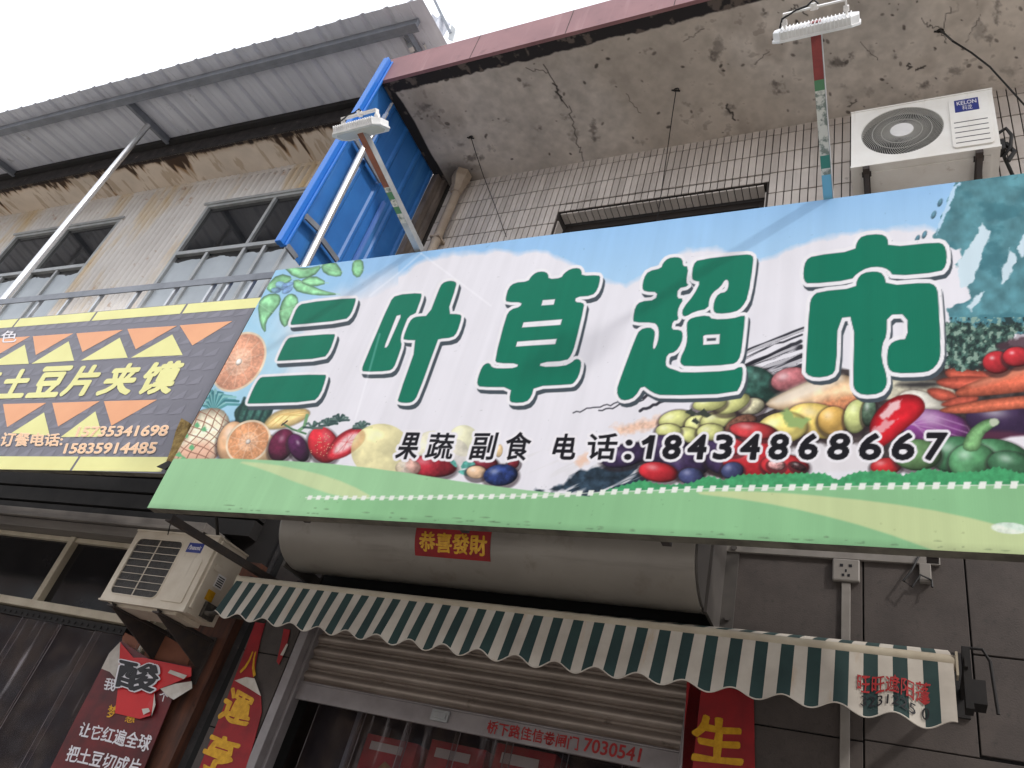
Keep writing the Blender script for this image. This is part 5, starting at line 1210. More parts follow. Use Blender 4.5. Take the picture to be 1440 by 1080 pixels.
for k in range(88):
    t0_ = 2 * math.pi * k / 88; pts = []
    for i in range(6):
        r_ = 0.075 + (FR - 0.078) * i / 5; t = t0_ + 0.5 * (i / 5) ** 1.3; pts.append((fcx + r_ * math.cos(t), AY + 0.004, fcz + r_ * math.sin(t)))
    for a, e in zip(pts[:-1], pts[1:]): b.bar(a, e, 0.0028, 0.004, up=(0, 1, 0))
for r_ in (0.13, 0.19, FR - 0.004):
    b.tube([(fcx + r_ * math.cos(2 * math.pi * k / 64), AY + 0.006, fcz + r_ * math.sin(2 * math.pi * k / 64)) for k in range(65)], 0.0035, 5, caps=False)
fg = b.build('fan_grille', mat('grille_grey', (168, 166, 160), rough=0.5), ac)
b = MB(); b.prism([(fcx + 0.075 * math.cos(2 * math.pi * k / 40), AY - 0.006, fcz + 0.075 * math.sin(2 * math.pi * k / 40)) for k in range(40)], (0, 0.014, 0)); b.build('hub', M['white'], fg, bevel=0.003)
p0 = P(1332, 142, y=AY); p1 = P(1397, 207, y=AY); SX0, SX1, SZ0, SZ1 = p0[0] + 0.004, AX1 - 0.03, AZ0 + 0.04, AZ1 - 0.045
b = MB(); b.prism([(x, AY - 0.012, z) for x, z in roundrect(SX0, SX1, SZ0, SZ1, 0.025)], (0, 0.012, 0))
b.build('service_panel', M['ac'], ac, bevel=0.003)
b = MB()
for k in range(5): z = SZ0 + 0.04 + k * 0.055; b.box(SX0 + 0.02, SX1 - 0.02, AY - 0.0135, AY - 0.011, z, z + 0.007)
b.build('panel_groove', M['fin'], ac)
bz1 = SZ1 - 0.035; bz0 = bz1 - 0.135
b = MB(); b.box(SX0 + 0.035, SX1 - 0.06, AY - 0.0145, AY - 0.0115, bz0, bz1, 0); yq = AY - 0.0145
def q2(x0, x1, z0, z1): return [(x0, yq, z1), (x1, yq, z1), (x1, yq, z0), (x0, yq, z0)]
bx0, bx1 = SX0 + 0.035, SX1 - 0.06
letter(b, 'KELON', q2(bx0 + 0.015, bx1 - 0.012, bz0 + 0.075, bz1 - 0.018), 1, bold=0.02, lift=(0, -0.001, 0)); letter(b, '科龙', q2(bx0 + 0.045, bx1 - 0.04, bz0 + 0.012, bz0 + 0.066), 1, bold=0.004, lift=(0, -0.001, 0))
b.build('badge', [M['badge'], M['printwhite']], ac, fix=False)
for px_c in (1218, 1380):
    xx = P(px_c, 232, y=AY)[0]
    b = MB(); b.box(xx - 0.022, xx + 0.022, AY - 0.01, 0.0, AZ0 - 0.045, AZ0 - 0.014); b.box(xx - 0.032, xx + 0.032, -0.02, 0.0, AZ0 - 0.4, AZ0 - 0.014); b.bar((xx, AY + 0.04, AZ0 - 0.03), (xx, -0.01, AZ0 - 0.36), 0.03); b.box(xx - 0.03, xx + 0.03, AY + 0.05, AY + 0.09, AZ0 - 0.014, AZ0); b.build('wall_bracket', M['rust'], ac, bevel=0.002)
b = MB(); xs_ = AX1 + 0.01
b.tube([(AX1, -0.3, 6.62), (AX1 + 0.06, -0.31, 6.66), (AX1 + 0.085, -0.31, 6.58), (AX1 + 0.07, -0.3, 6.47), (AX1 + 0.03, -0.27, 6.42), (AX1 + 0.1, -0.1, 6.36), (AX1 + 0.14, 0.0, 6.3)], 0.012, 8)
b.tube([(AX1, -0.28, 6.52), (AX1 + 0.05, -0.29, 6.52), (AX1 + 0.09, -0.28, 6.44), (AX1 + 0.05, -0.26, 6.38)], 0.016, 8); b.box(AX1 + 0.004, AX1 + 0.04, -0.32, -0.25, 6.44, 6.54)
b.build('refrigerant_pipe', M['cable'], ac, smooth=True)

# the older unit by the snack shop
ao = thing('air_conditioner', 'aged cream air conditioner with square wire grille beside the striped awning', 'air conditioner', (-4.62, -0.45, 2.61))
OX0, OX1, OZ0, OZ1, OY, OB = -5.04, -4.2, 2.615, 3.135, -0.6, -0.3
gx0, gx1, gz0, gz1 = OX0 + 0.05, OX0 + 0.53, OZ0 + 0.045, OZ1 - 0.05
b = MB(); outer = [(OX0, OZ0), (OX1, OZ0), (OX1, OZ1), (OX0, OZ1)]; inn = roundrect(gx0, gx1, gz0, gz1, 0.05, 5)
# plate round the grille
gcx, gcz = (gx0 + gx1) / 2, (gz0 + gz1) / 2
def rect_edge(t):
    c_, s_ = math.cos(t), math.sin(t); q = 1e9
    if c_ > 1e-6: q = min(q, (OX1 - gcx) / c_)
    if c_ < -1e-6: q = min(q, (OX0 - gcx) / c_)
    if s_ > 1e-6: q = min(q, (OZ1 - gcz) / s_)
    if s_ < -1e-6: q = min(q, (OZ0 - gcz) / s_)
    return (gcx + q * c_, gcz + q * s_)
prs = [(math.atan2(z - gcz, x - gcx) % (2 * math.pi), (x, z)) for x, z in inn]
for cx_ in (OX0, OX1):
    for cz_ in (OZ0, OZ1):
        t = math.atan2(cz_ - gcz, cx_ - gcx) % (2 * math.pi)
        # the inner outline at this bearing
        c_, s_ = math.cos(t), math.sin(t); q = min((gx1 - gx0) / 2 / abs(c_), (gz1 - gz0) / 2 / abs(s_)) * 0.985
        prs.append((t, (gcx + q * c_, gcz + q * s_)))
prs.sort(); vs = []
for t, (x, z) in prs:
    q = rect_edge(t); vs += [(q[0], OY, q[1]), (x, OY, z), (x, OY + 0.02, z)]
N_ = len(prs); fs = []
for i in range(N_):
    j = (i + 1) % N_; fs += [(3 * i, 3 * i + 1, 3 * j + 1, 3 * j), (3 * i + 1, 3 * i + 2, 3 * j + 2, 3 * j + 1)]
b.add(vs, fs)
for i in range(4):
    p0_, p1_ = outer[i], outer[(i + 1) % 4]; b.poly([(p0_[0], OY, p0_[1]), (p1_[0], OY, p1_[1]), (p1_[0], OB, p1_[1]), (p0_[0], OB, p0_[1])])
b.poly([(q[0], OB, q[1]) for q in outer])
b.box(OX0 - 0.006, OX1 + 0.006, OY - 0.006, OB + 0.004, OZ1 + 0.001, OZ1 + 0.014); b.box(OX0 - 0.005, OX1 + 0.005, OY - 0.007, OY + 0.02, OZ0 - 0.012, OZ0 - 0.001)
b.box(OX0 + 0.08, OX1 - 0.1, OY + 0.04, OB - 0.03, OZ0 - 0.03, OZ0 - 0.001)
b.build('casing', M['ac_old'], ao)
b = MB(); b.poly([(gx0 - 0.01, OY + 0.022, gz0 - 0.01), (gx1 + 0.01, OY + 0.022, gz0 - 0.01), (gx1 + 0.01, OY + 0.022, gz1 + 0.01), (gx0 - 0.01, OY + 0.022, gz1 + 0.01)]); b.build('fan_shadow_plate', mat('fan_dusk', (128, 122, 116), (150, 142, 134), rough=0.7, scale=5), ao)
b = MB()
for k in range(1, 64): x = gx0 + (gx1 - gx0) * k / 64; b.box(x - 0.001, x + 0.001, OY + 0.008, OY + 0.011, gz0, gz1, 1)
for k in range(1, 8): z = gz0 + (gz1 - gz0) * k / 8; b.box(gx0, gx1, OY + 0.002, OY + 0.007, z - 0.0016, z + 0.0016)
b.bar((gcx, OY + 0.001, gz0), (gcx, OY + 0.001, gz1), 0.006)
b.tube([(x, OY, z) for x, z in inn + inn[:1]], 0.006, 6, caps=False)
b.build('fan_grille', [M['ac_old'], M['fin']], ao)
b = MB(); b.prism([(x, OY - 0.007, z) for x, z in roundrect(gx1 + 0.05, OX1 - 0.05, OZ0 + 0.04, OZ1 - 0.16, 0.02)], (0, 0.007, 0)); b.build('front_panel', M['ac_old'], ao, bevel=0.003)
b = MB(); bx0, bx1, bz0, bz1 = gx1 + 0.055, gx1 + 0.2, OZ1 - 0.125, OZ1 - 0.055; yq = OY - 0.003; b.box(bx0, bx1, yq, OY + 0.002, bz0, bz1, 0)
letter(b, 'Panasonic', [(bx0 + 0.022, yq, bz1 - 0.018), (bx1 - 0.01, yq, bz1 - 0.018), (bx1 - 0.014, yq, bz0 + 0.02), (bx0 + 0.012, yq, bz0 + 0.02)], 1, bold=0.02, lift=(0, -0.001, 0)); b.build('badge', [M['badge'], M['printwhite']], ao, fix=False)
b = MB(); b.box(OX1 + 0.001, OX1 + 0.02, OY + 0.02, OY + 0.045, OZ0 + 0.03, OZ1 - 0.01); b.box(OX1 + 0.001, OX1 + 0.012, OY + 0.07, OY + 0.13, OZ1 - 0.2, OZ1 - 0.16); b.build('side_flange', M['ac_old'], ao, bevel=0.003)
b = MB(); b.box(OX1 + 0.001, OX1 + 0.004, OB - 0.17, OB - 0.09, 2.84, 2.93, 0); b.box(OX1 + 0.001, OX1 + 0.004, OB - 0.19, OB - 0.12, 2.74, 2.81, 1)
for k in range(5): b.box(OX1 + 0.004, OX1 + 0.0055, OB - 0.16, OB - 0.1, 2.85 + k * 0.015, 2.857 + k * 0.015, 2)
b.build('side_label', [M['white'], M['gold'], M['inkblack']], ao)
b = MB(); b.box(OX1 + 0.002, OX1 + 0.03, OB - 0.17, OB - 0.06, 2.63, 2.73); b.tube([(OX1 + 0.02, OB - 0.15, 2.66), (OX1 + 0.07, OB - 0.15, 2.66), (OX1 + 0.12, OB - 0.1, 2.70), (OX1 + 0.16, OB + 0.0, 2.74), (OX1 + 0.2, -0.02, 2.8)], 0.016, 8); b.tube([(OX1 + 0.02, OB - 0.09, 2.7), (OX1 + 0.06, OB - 0.09, 2.69), (OX1 + 0.1, OB - 0.02, 2.7), (OX1 + 0.14, -0.02, 2.78)], 0.012, 8); b.build('refrigerant_pipe', mat('insulated_pipe', (84, 78, 70), (44, 42, 40), rough=0.8, scale=20), ao, smooth=True)
for xx in (OX0 + 0.14, OX1 - 0.24):
    b = MB(); b.prism([(xx - 0.006, OY + 0.0, OZ0 - 0.015), (xx - 0.006, -0.03, OZ0 - 0.015), (xx - 0.006, -0.03, OZ0 - 0.24), (xx - 0.006, OY + 0.03, OZ0 - 0.05)], (0.012, 0, 0)); b.box(xx - 0.03, xx + 0.03, OY - 0.005, -0.03, OZ0 - 0.042, OZ0 - 0.032); b.box(xx - 0.035, xx + 0.035, -0.045, -0.032, OZ0 - 0.33, OZ0); b.build('wall_bracket', M['rust'], ao)

# ================================================================= roller shutter with its round hood
rs = thing('roller_shutter', 'half-raised steel roller shutter of the supermarket with round grey hood', 'roller shutter', (-2.4, 0.05, 0))
RY, DR = -0.33, 0.29
mm = 0.3745; DZc = 1.6 + mm * (RY + 4.2) + DR * math.sqrt(1 + mm * mm)
DXa, DXb = P(393, 760, y=RY - 0.2)[0], P(977, 820, y=RY - 0.2)[0]
b = MB(); n = 56
prof = [(RY + DR * math.cos(2 * math.pi * k / n), DZc + DR * math.sin(2 * math.pi * k / n)) for k in range(n)]
xs_ = [DXa + 0.03, DXa + 0.008] ; ringx = [(DXa, 0.9), (DXa + 0.004, 0.955), (DXa + 0.02, 0.99), (DXa + 0.04, 1.0), (-2.4, 1.0), (DXb - 0.03, 1.0), (DXb, 1.0)]
vs = [(x, RY + (p[0] - RY) * s, DZc + (p[1] - DZc) * s) for x, s in ringx for p in prof]
fs = [(i * n + k, i * n + (k + 1) % n, (i + 1) * n + (k + 1) % n, (i + 1) * n + k) for i in range(len(ringx) - 1) for k in range(n)] + [tuple(range(n)), tuple(range((len(ringx) - 1) * n, len(ringx) * n))]
b.add(vs, fs)
b.build('hood', M['drum'], rs, smooth=True)
b = MB()
b.prism([(DXb + 0.002, RY + DR * 0.97 * math.cos(2 * math.pi * k / n), DZc + DR * 0.97 * math.sin(2 * math.pi * k / n)) for k in range(n)], (0.012, 0, 0))
b.build('end_plate', M['hoodend'], rs); b = MB()
b.box(DXb + 0.014, DXb + 0.03, -0.34, 0.0, DZc - 0.30, DZc + 0.36); b.box(DXb + 0.03, DXb + 0.10, -0.012, 0.0, DZc - 0.33, DZc + 0.36)
for zz in (DZc - 0.2, DZc + 0.22): b.tube([(DXb + 0.07, -0.03, zz), (DXb + 0.07, -0.01, zz)], 0.018, 6)
b.build('hood_bracket', M['hoodend'], rs); b = MB(); b.box(DXa - 0.02, DXa + 0.005, -0.4, 0.0, DZc - 0.3, DZc - 0.22)
b.build('hood_bracket', M['hoodend'], rs)
rx0, rx1 = DX0 + 0.03, DX1 - 0.03
pit = 0.0835; zt = 3.15; z0 = 2.462
prof = []
z = z0
while z < zt:
    for f_, o_ in ((0.0, 0.0), (0.05, -0.004), (0.14, 0.0), (0.20, 0.004), (0.30, -0.012), (0.45, -0.02), (0.6, -0.021), (0.75, -0.016), (0.88, -0.004), (0.94, 0.004)): prof.append((0.1 + o_, z + pit * f_))
    z += pit
b = MB(); vs = [(x, p[0], p[1]) for p in prof for x in (rx0, rx1)]; b.add(vs, [(2 * i, 2 * i + 1, 2 * i + 3, 2 * i + 2) for i in range(len(prof) - 1)]); b.build('slats', M['slat'], rs, smooth=True)
b = MB(); b.box(rx0, rx1, 0.082, 0.112, 2.346, 2.452); b.box(rx0, rx1, 0.076, 0.116, 2.452, 2.462)
br = b.build('bottom_rail', M['rail'], rs, bevel=0.004)
b = MB(); q = [P(685, 1016, y=0.082), P(903, 1050, y=0.082), P(900, 1071, y=0.082), P(683, 1033, y=0.082)]
letter(b, '桥下路佳信卷闸门', [P(687, 1013, y=0.082), P(815, 1037, y=0.082), P(812, 1055.5, y=0.082), P(684, 1030.5, y=0.082)], 0, bold=0.02, wob=0.03); letter(b, '7030541', [P(823, 1037.5, y=0.082), P(903, 1053, y=0.082), P(899, 1072, y=0.082), P(820, 1056, y=0.082)], 0, bold=0.02)
b.build('rail_lettering', M['inkred'], br, fix=False)
b = MB(); hx_ = P(620, 1005, y=0.08)[0]; b.box(hx_ - 0.06, hx_ + 0.06, 0.066, 0.081, 2.375, 2.44); b.box(hx_ - 0.045, hx_ + 0.045, 0.058, 0.066, 2.39, 2.425); b.build('lift_catch', M['alu'], br, bevel=0.003)
for x, s in ((DX0, 1), (DX1, -1)):
    b = MB(); b.box(x - 0.035, x + 0.035, -0.012, 0.07, 0, 3.05); b.box(x + s * 0.035, x + s * 0.06, 0.05, 0.13, 0, 3.05); b.build('guide_channel', M['rail'], rs, bevel=0.004)

# paper strip on the hood
stk = MB()
def on_drum(px0, px1, a0, a1, n=16):
    xa, xb = px0, px1
    return [(x, RY + (DR + 0.002) * math.cos(t), DZc + (DR + 0.002) * math.sin(t)) for t in np.linspace(a0, a1, n + 1) for x in (xa, xb)]
sx0, sx1 = P(584, 765, y=RY - DR + 0.02)[0], P(694, 765, y=RY - DR + 0.02)[0]
def drum_angle(px, py):
    d = ray(px, py); A_ = d[1] ** 2 + d[2] ** 2; oy, oz = CAM[1] - RY, CAM[2] - DZc; B_ = 2 * (d[1] * oy + d[2] * oz); C_ = oy * oy + oz * oz - DR * DR
    t = (-B_ - math.sqrt(max(0, B_ * B_ - 4 * A_ * C_))) / (2 * A_); p = CAM + t * d
    return math.atan2(p[2] - DZc, p[1] - RY) % (2 * math.pi), p
a0, pA = drum_angle(584, 781); a1, pB = drum_angle(592, 738)
sx0 = pA[0]; sx1 = drum_angle(690, 788)[1][0]
vs = on_drum(sx0, sx1, a0, a0 - 0.95, 18); stk.add(vs, [(2 * i, 2 * i + 1, 2 * i + 3, 2 * i + 2) for i in range(18)], 0)
def bendf(q, h):   # q: (x, angle, 0)
    return np.array([q[0], RY + (DR + 0.0045 + h) * math.cos(q[1]), DZc + (DR + 0.0045 + h) * math.sin(q[1])])
at, ab = a0 - 0.50, a0 - 0.12
w_ = sx1 - sx0
letter(stk, '恭喜發財', [(sx0 + w_ * 0.07, at, 0), (sx1 - w_ * 0.05, at, 0), (sx1 - w_ * 0.05, ab, 0), (sx0 + w_ * 0.07, ab, 0)], 1, bold=0.03, lift=(0, 0, 0), bend=bendf, wob=0.02)
o = stk.build('paper_banner', [M['red'], M['gold']], None, fix=False); recentre(o); tag(o, 'small red greeting strip with gold characters stuck on the round shutter hood', 'banner')

# ================================================================= awning
aw = thing('awning', 'rolled-up green and white striped awning with scalloped valance over the shutter', 'awning', (-1.9, -0.3, 2.6))
WX0, WX1, WY, WZ = -3.945, 0.178, -0.5, 2.885
NS = 72; sw = (WX1 - WX0) / NS
cols = 4
def stripe(i): return 1 if (i // cols) % 2 == 0 else 0
b = MB(); nu = NS * cols; nv = 10
def val(u, v):
    x = WX0 + (WX1 - WX0) * u; L_ = 0.242 + (0.020 + 0.003 * math.sin(x * 2.3)) * math.cos(2 * math.pi * (x - 0.06) / 0.217) + 0.024 * u + 0.004 * math.sin(x * 1.7)
    wv = 0.005 * math.sin(2 * math.pi * (x - 0.06) / 0.217 + 1.4) * v + 0.008 * math.sin(x * 3.1) * v + 0.006 * math.sin(x * 7.7 + 1) * v * v
    return (x - 0.02 * v * (1 - u), WY - 0.03 - 0.045 * v + wv, WZ - 0.012 - L_ * v)
vs = [val(i / nu, j / nv) for j in range(nv + 1) for i in range(nu + 1)]
for j in range(nv):
    for i in range(nu):
        b.f.append([j * (nu + 1) + i, j * (nu + 1) + i + 1, (j + 1) * (nu + 1) + i + 1, (j + 1) * (nu + 1) + i]); b.m.append(stripe(i))
b.v = [Vector(p) for p in vs]
va = b.build('valance', [M['awn_w'], M['awn_g']], aw, smooth=True, solid=0.002)
b = MB(); b.tube([val(i / 400, 1.0) for i in range(401)], 0.0035, 6); b.build('hem', M['awn_w'], va)
b = MB()
def wrap(q, h):  # q: (u, v) on the valance
    p = np.array(val(q[0], q[1])); p[1] -= 0.006 + h; return p
def uv_of(px, py):
    p = P(px, py, y=WY - 0.045); return ((p[0] - WX0) / (WX1 - WX0), (WZ - 0.012 - p[2]) / 0.25, 0)
letter(b, '旺旺遮阳蓬', [uv_of(1206, 945), uv_of(1308, 957), uv_of(1307, 984), uv_of(1206, 969)], 0, bold=0.012, lift=(0, 0, 0), bend=wrap, wob=0.03)
letter(b, '3231225 0', [uv_of(1212, 973), uv_of(1307, 989), uv_of(1306, 1004), uv_of(1211, 986)], 1, bold=0.005, lift=(0, 0, 0), bend=wrap)
b.build('valance_lettering', [M['inkred'], M['inkblack']], va, fix=False)
b = MB(); b.tube([(WX0 - 0.01, WY, WZ), (WX1 + 0.01, WY, WZ)], 0.033, 16); b.box(WX0 - 0.016, WX0 - 0.008, WY - 0.03, WY + 0.03, WZ - 0.045, WZ + 0.03); b.box(WX1 + 0.009, WX1 + 0.018, WY - 0.035, WY + 0.035, WZ - 0.06, WZ + 0.04); b.build('front_bar', M['cream'], aw, smooth=True)
b = MB()
def top(u, v):
    x = WX0 + (WX1 - WX0) * u; t = v; return (x, WY + 0.015 + (0.36) * t, WZ + 0.026 + (0.128 + 0.035 * u) * t + 0.006 * math.sin(math.pi * t))
nv2 = 6; vs = [top(i / nu, j / nv2) for j in range(nv2 + 1) for i in range(nu + 1)]
for j in range(nv2):
    for i in range(nu): b.f.append([j * (nu + 1) + i, j * (nu + 1) + i + 1, (j + 1) * (nu + 1) + i + 1, (j + 1) * (nu + 1) + i]); b.m.append(stripe(i))
b.v = [Vector(p) for p in vs]; b.build('canopy_cloth', [M['awn_w'], M['awn_g']], aw, smooth=True)
b = MB(); b.tube([(WX0, WY + 0.42, WZ + 0.13), (WX1, WY + 0.42, WZ + 0.15)], 0.04, 14); b.build('roller_tube', M['steel'], aw, smooth=True)
b = MB()
for xx in (WX0 + 0.05, WX1 + 0.05): b = MB(); b.box(xx - 0.006, xx + 0.006, WY + 0.02, -0.002, WZ + 0.0, WZ + 0.05); b.box(xx - 0.03, xx + 0.03, -0.018, -0.002, WZ - 0.08, WZ + 0.22); b.build('wall_mount', M['dark'], aw)
b = MB(); cx_ = WX1 + 0.07
b.tube([(cx_ - 0.03, WY + 0.1, WZ + 0.11), (cx_ + 0.05, WY + 0.1, WZ + 0.11), (cx_ + 0.075, WY + 0.1, WZ + 0.06), (cx_ + 0.085, WY + 0.09, WZ - 0.16)], 0.007, 8); b.box(cx_ - 0.03, cx_ + 0.0, WY + 0.06, WY + 0.16, WZ - 0.16, WZ + 0.1); b.box(cx_, cx_ + 0.05, WY + 0.08, WY + 0.2, WZ - 0.13, WZ - 0.03); b.build('crank_gear', M['dark'], aw)
for xx in (-3.0, -0.6): b = MB(); b.bar((xx, WY + 0.02, WZ + 0.02), (xx + 0.5, -0.12, WZ + 0.12), 0.035); b.bar((xx + 0.5, -0.12, WZ + 0.12), (xx - 0.1, -0.06, WZ + 0.16), 0.035); b.build('folding_arm', M['cream'], aw)

# ================================================================= paper on the walls
def couplet(name, label, outline, texts, y, extra=None):
    b = MB(); b.prism([P(q[0], q[1], y=y) for q in outline], (0, 0.003, 0), 0)
    for body, qd_ in texts: letter(b, body, [P(q[0], q[1], y=y) for q in qd_], 1, bold=0.034, lift=(0, -0.002, 0), wob=0.018)
    if extra:
        for pts in extra: b.add([P(q[0], q[1], y=y - q[2]) for q in pts], [tuple(range(len(pts)))], 2)
    o = b.build(name, [M['red'], M['gold'], M['paperback']], None, fix=False); recentre(o); tag(o, label, 'paper scroll'); return o
couplet('door_couplet', 'torn red paper couplet with gold brush characters left of the shutter', [(360, 872), (374, 872), (366, 900), (360, 930), (357, 953), (367, 979), (368, 1002), (358, 1040), (340, 1100), (272, 1100), (318, 985)],
        [('八', [(352, 916), (364, 918), (359, 952), (337, 946)]), ('運', [(326, 967), (357, 984), (348, 1022), (306, 1010)]), ('亨', [(300, 1030), (338, 1043), (322, 1092), (274, 1076)])], -0.012,
        extra=[[(330, 957, 0.004), (346, 952, 0.03), (358, 954, 0.03), (367, 979, 0.01), (350, 968, 0.012)]])
couplet('door_couplet', 'faded red paper couplet with a gold character right of the shutter', [(966, 955), (1060, 975), (1062, 1110), (958, 1100)], [('生', [(978, 1005), (1046, 1015), (1044, 1076), (974, 1068)])], -0.012)
b = MB(); b.prism([P(q[0], q[1], y=-0.012) for q in ((399, 884), (408, 886), (401, 915), (392, 935), (389, 930), (396, 900))], (0, 0.003, 0)); b.prism([P(q[0], q[1], y=-0.016) for q in ((403, 905), (405, 906), (398, 922), (394, 921))], (0, 0.002, 0), 1); o = b.build('paper_scrap', [M['red'], M['paperback']]); recentre(o); tag(o, 'narrow scrap of torn red paper next to the shutter rail', 'paper scrap')

pk = lambda x, y: (60 + x / 4.235, 880 + y / 4.235)
ps = lthing('poster', 'dark red snack poster with white slogans and a peeling bright red upper sheet', 'poster', LP(170, 1060, -0.09) - np.array([0, 0, 0.6]))
def pl(px, py, lift=0.0): return LPW(px, py, -0.09 - lift)
b = MB(); b.prism([pl(*pk(*q)) for q in ((350, 255), (470, 90), (560, 150), (640, 200), (885, 240), (880, 330), (770, 440), (640, 760), (560, 960), (-10, 960), (160, 620))], lo * -0.003); b.build('sheet', M['maroon'], ps)
b = MB()
for body, qd_, mi in (('让它红遍全球', [(240, 572), (658, 655), (628, 752), (208, 655)], 0), ('把土豆切成片', [(165, 712), (600, 800), (562, 890), (132, 805)], 0), ('我', [(382, 308), (440, 322), (428, 392), (360, 378)], 0), ('个', [(706, 388), (752, 398), (740, 458), (690, 440)], 0), ('梦', [(400, 470), (446, 482), (428, 556), (378, 545)], 1), ('想', [(505, 530), (552, 540), (546, 580), (486, 572)], 1)):
    letter(b, body, [pl(*pk(*q)) for q in qd_], mi, bold=0.018, lift=lo * 0.002, wob=0.02)
b.build('lettering', [M['printwhite'], M['gold']], ps, fix=False)
b = MB(); b.add([pl(*pk(x, y), l_) for x, y, l_ in ((460, 95, .012), (540, 190, .006), (600, 190, .006), (885, 250, .02), (885, 300, .02), (705, 372, .012), (665, 400, .01), (668, 470, .012), (640, 535, .02), (575, 555, .012), (430, 520, .006), (445, 400, .006), (455, 250, .01))], [tuple(range(13))])
ov = b.build('peeling_sheet', M['redbright'], ps)
b = MB(); q = [pl(*pk(*p_), 0.014) for p_ in ((470, 205), (716, 245), (664, 400), (438, 365))]
letter(b, '酸', q, 1, bold=0.03, lift=lo * 0.011, wob=0.025); letter(b, '酸', q, 0, bold=0.07, lift=lo * 0.008, wob=0.025); b.build('peeling_lettering', [M['printwhite'], M['inkblack']], ov, fix=False)
b = MB(); b.add([pl(*pk(x, y), l_) for x, y, l_ in ((462, 95, .012), (395, 165, .05), (350, 255, .06), (400, 275, .05), (440, 320, .012), (455, 240, .012))], [tuple(range(6))]); b.build('curled_back', M['paperback'], ps)
b = MB(); b.add([pl(*pk(x, y), l_) for x, y, l_ in ((700, 375, .014), (790, 345, .045), (888, 330, .03), (890, 372, .05), (780, 440, .05), (745, 420, .03))], [tuple(range(6))]); b.build('curled_back', M['paperback'], ps)
b = MB(); b.add([pl(*pk(x, y), l_) for x, y, l_ in ((760, 262, .03), (860, 296, .03), (840, 318, .04), (745, 280, .03))], [tuple(range(4))]); b.build('curled_back', M['paperback'], ps)
b = MB(); b.add([pl(*pk(x, y), l_) for x, y, l_ in ((590, 495, .02), (630, 490, .03), (640, 510, .03), (600, 530, .02))], [tuple(range(4))]); b.build('curled_back', M['paperback'], ps)
b = MB(); b.add([pl(*pk(x, y), l_) for x, y, l_ in ((665, 400, .014), (672, 470, .02), (648, 540, .02), (658, 470, .014))], [tuple(range(4))]); b.build('curled_back', M['paperback'], ps)
b = MB(); b.prism([LPW(*pk(*q), -0.035) for q in ((650, 10), (850, 130), (905, 110), (860, 240), (600, 185))], lo * -0.012); o = b.build('hardboard_sheet', M['card']); recentre(o); tag(o, 'brown hardboard offcut fixed under the aged air conditioner', 'board')
b = MB(); b.prism([LPW(*pk(*q), -0.06) for q in ((480, 35), (590, 90), (555, 150), (470, 110))], lo * -0.02); b.prism([LPW(*pk(*q), -0.055) for q in ((560, 120), (590, 95), (580, 145), (565, 150))], lo * -0.01, 1); o = b.build('cardboard_scrap', [M['card'], M['paperback']]); recentre(o); tag(o, 'small brown cardboard scrap above the peeling poster', 'cardboard')

# ================================================================= clear strip curtains
def strip_curtain(root, F, x0, x1, y, ztop, zbot, wdt, step, seed):
    rg = np.random.default_rng(seed); x = x0; k = 0
    b = MB(F); b.box(x0 - 0.02, x1 + 0.02, y - 0.012, y + 0.03, ztop - 0.005, ztop + 0.055)
    xx = x0 + 0.04
    while xx < x1:
        b.tube([(xx, y - 0.02, ztop + 0.02), (xx, y - 0.01, ztop + 0.02)], 0.012, 8); xx += 0.075
    b.build('hanger_bar', M['dark'], root)
    while x < x1:
        nu_, nv_ = 8, 14; a = x; dd = y - 0.004 + 0.012 * (k % 2); ph = rg.random() * 6
        def fn(u, v): return (a + wdt * u + 0.012 * math.sin(ph + v * 5) * v, dd - 0.02 * v * math.sin(u * 3.1 + ph) - 0.012 * math.sin(v * 9 + ph) * v, ztop - (ztop - zbot) * v)
        b = MB(F); b.grid(fn, nu_, nv_); s_ = b.build('strip', M['plastic'], root, smooth=True)
        b = MB(F)
        for u in (0.0, 1.0): b.tube([fn(u, v / 14) for v in range(15)], 0.003, 5)
        b.build('strip_edge', M['white_edge'], s_)
        x += step; k += 1
M['white_edge'] = mat('plastic_edge', (132, 124, 126), (84, 78, 80), rough=0.2, scale=6)
sc_ = lthing('strip_curtain', 'clear plastic strip curtain with dark riveted hangers in the snack shop doorway', 'strip curtain', (-2.3, -0.1, 0.3))
xa = [LP(q, 864, -0.1)[0] for q in (27, 83, 140)]
stp = (xa[2] - xa[0]) / 2
strip_curtain(sc_, LF, xa[2] - 4 * stp, -1.0, -0.055, 2.515, 0.3, stp * 1.12, stp, 3)
sc2 = thing('strip_curtain', 'clear plastic strip curtain hanging under the raised roller shutter', 'strip curtain', (-2.4, 0.3, 0.2))
strip_curtain(sc2, None, DX0 + 0.10, DX1 - 0.02, 0.3, 2.42, 0.2, 0.40, 0.36, 5)

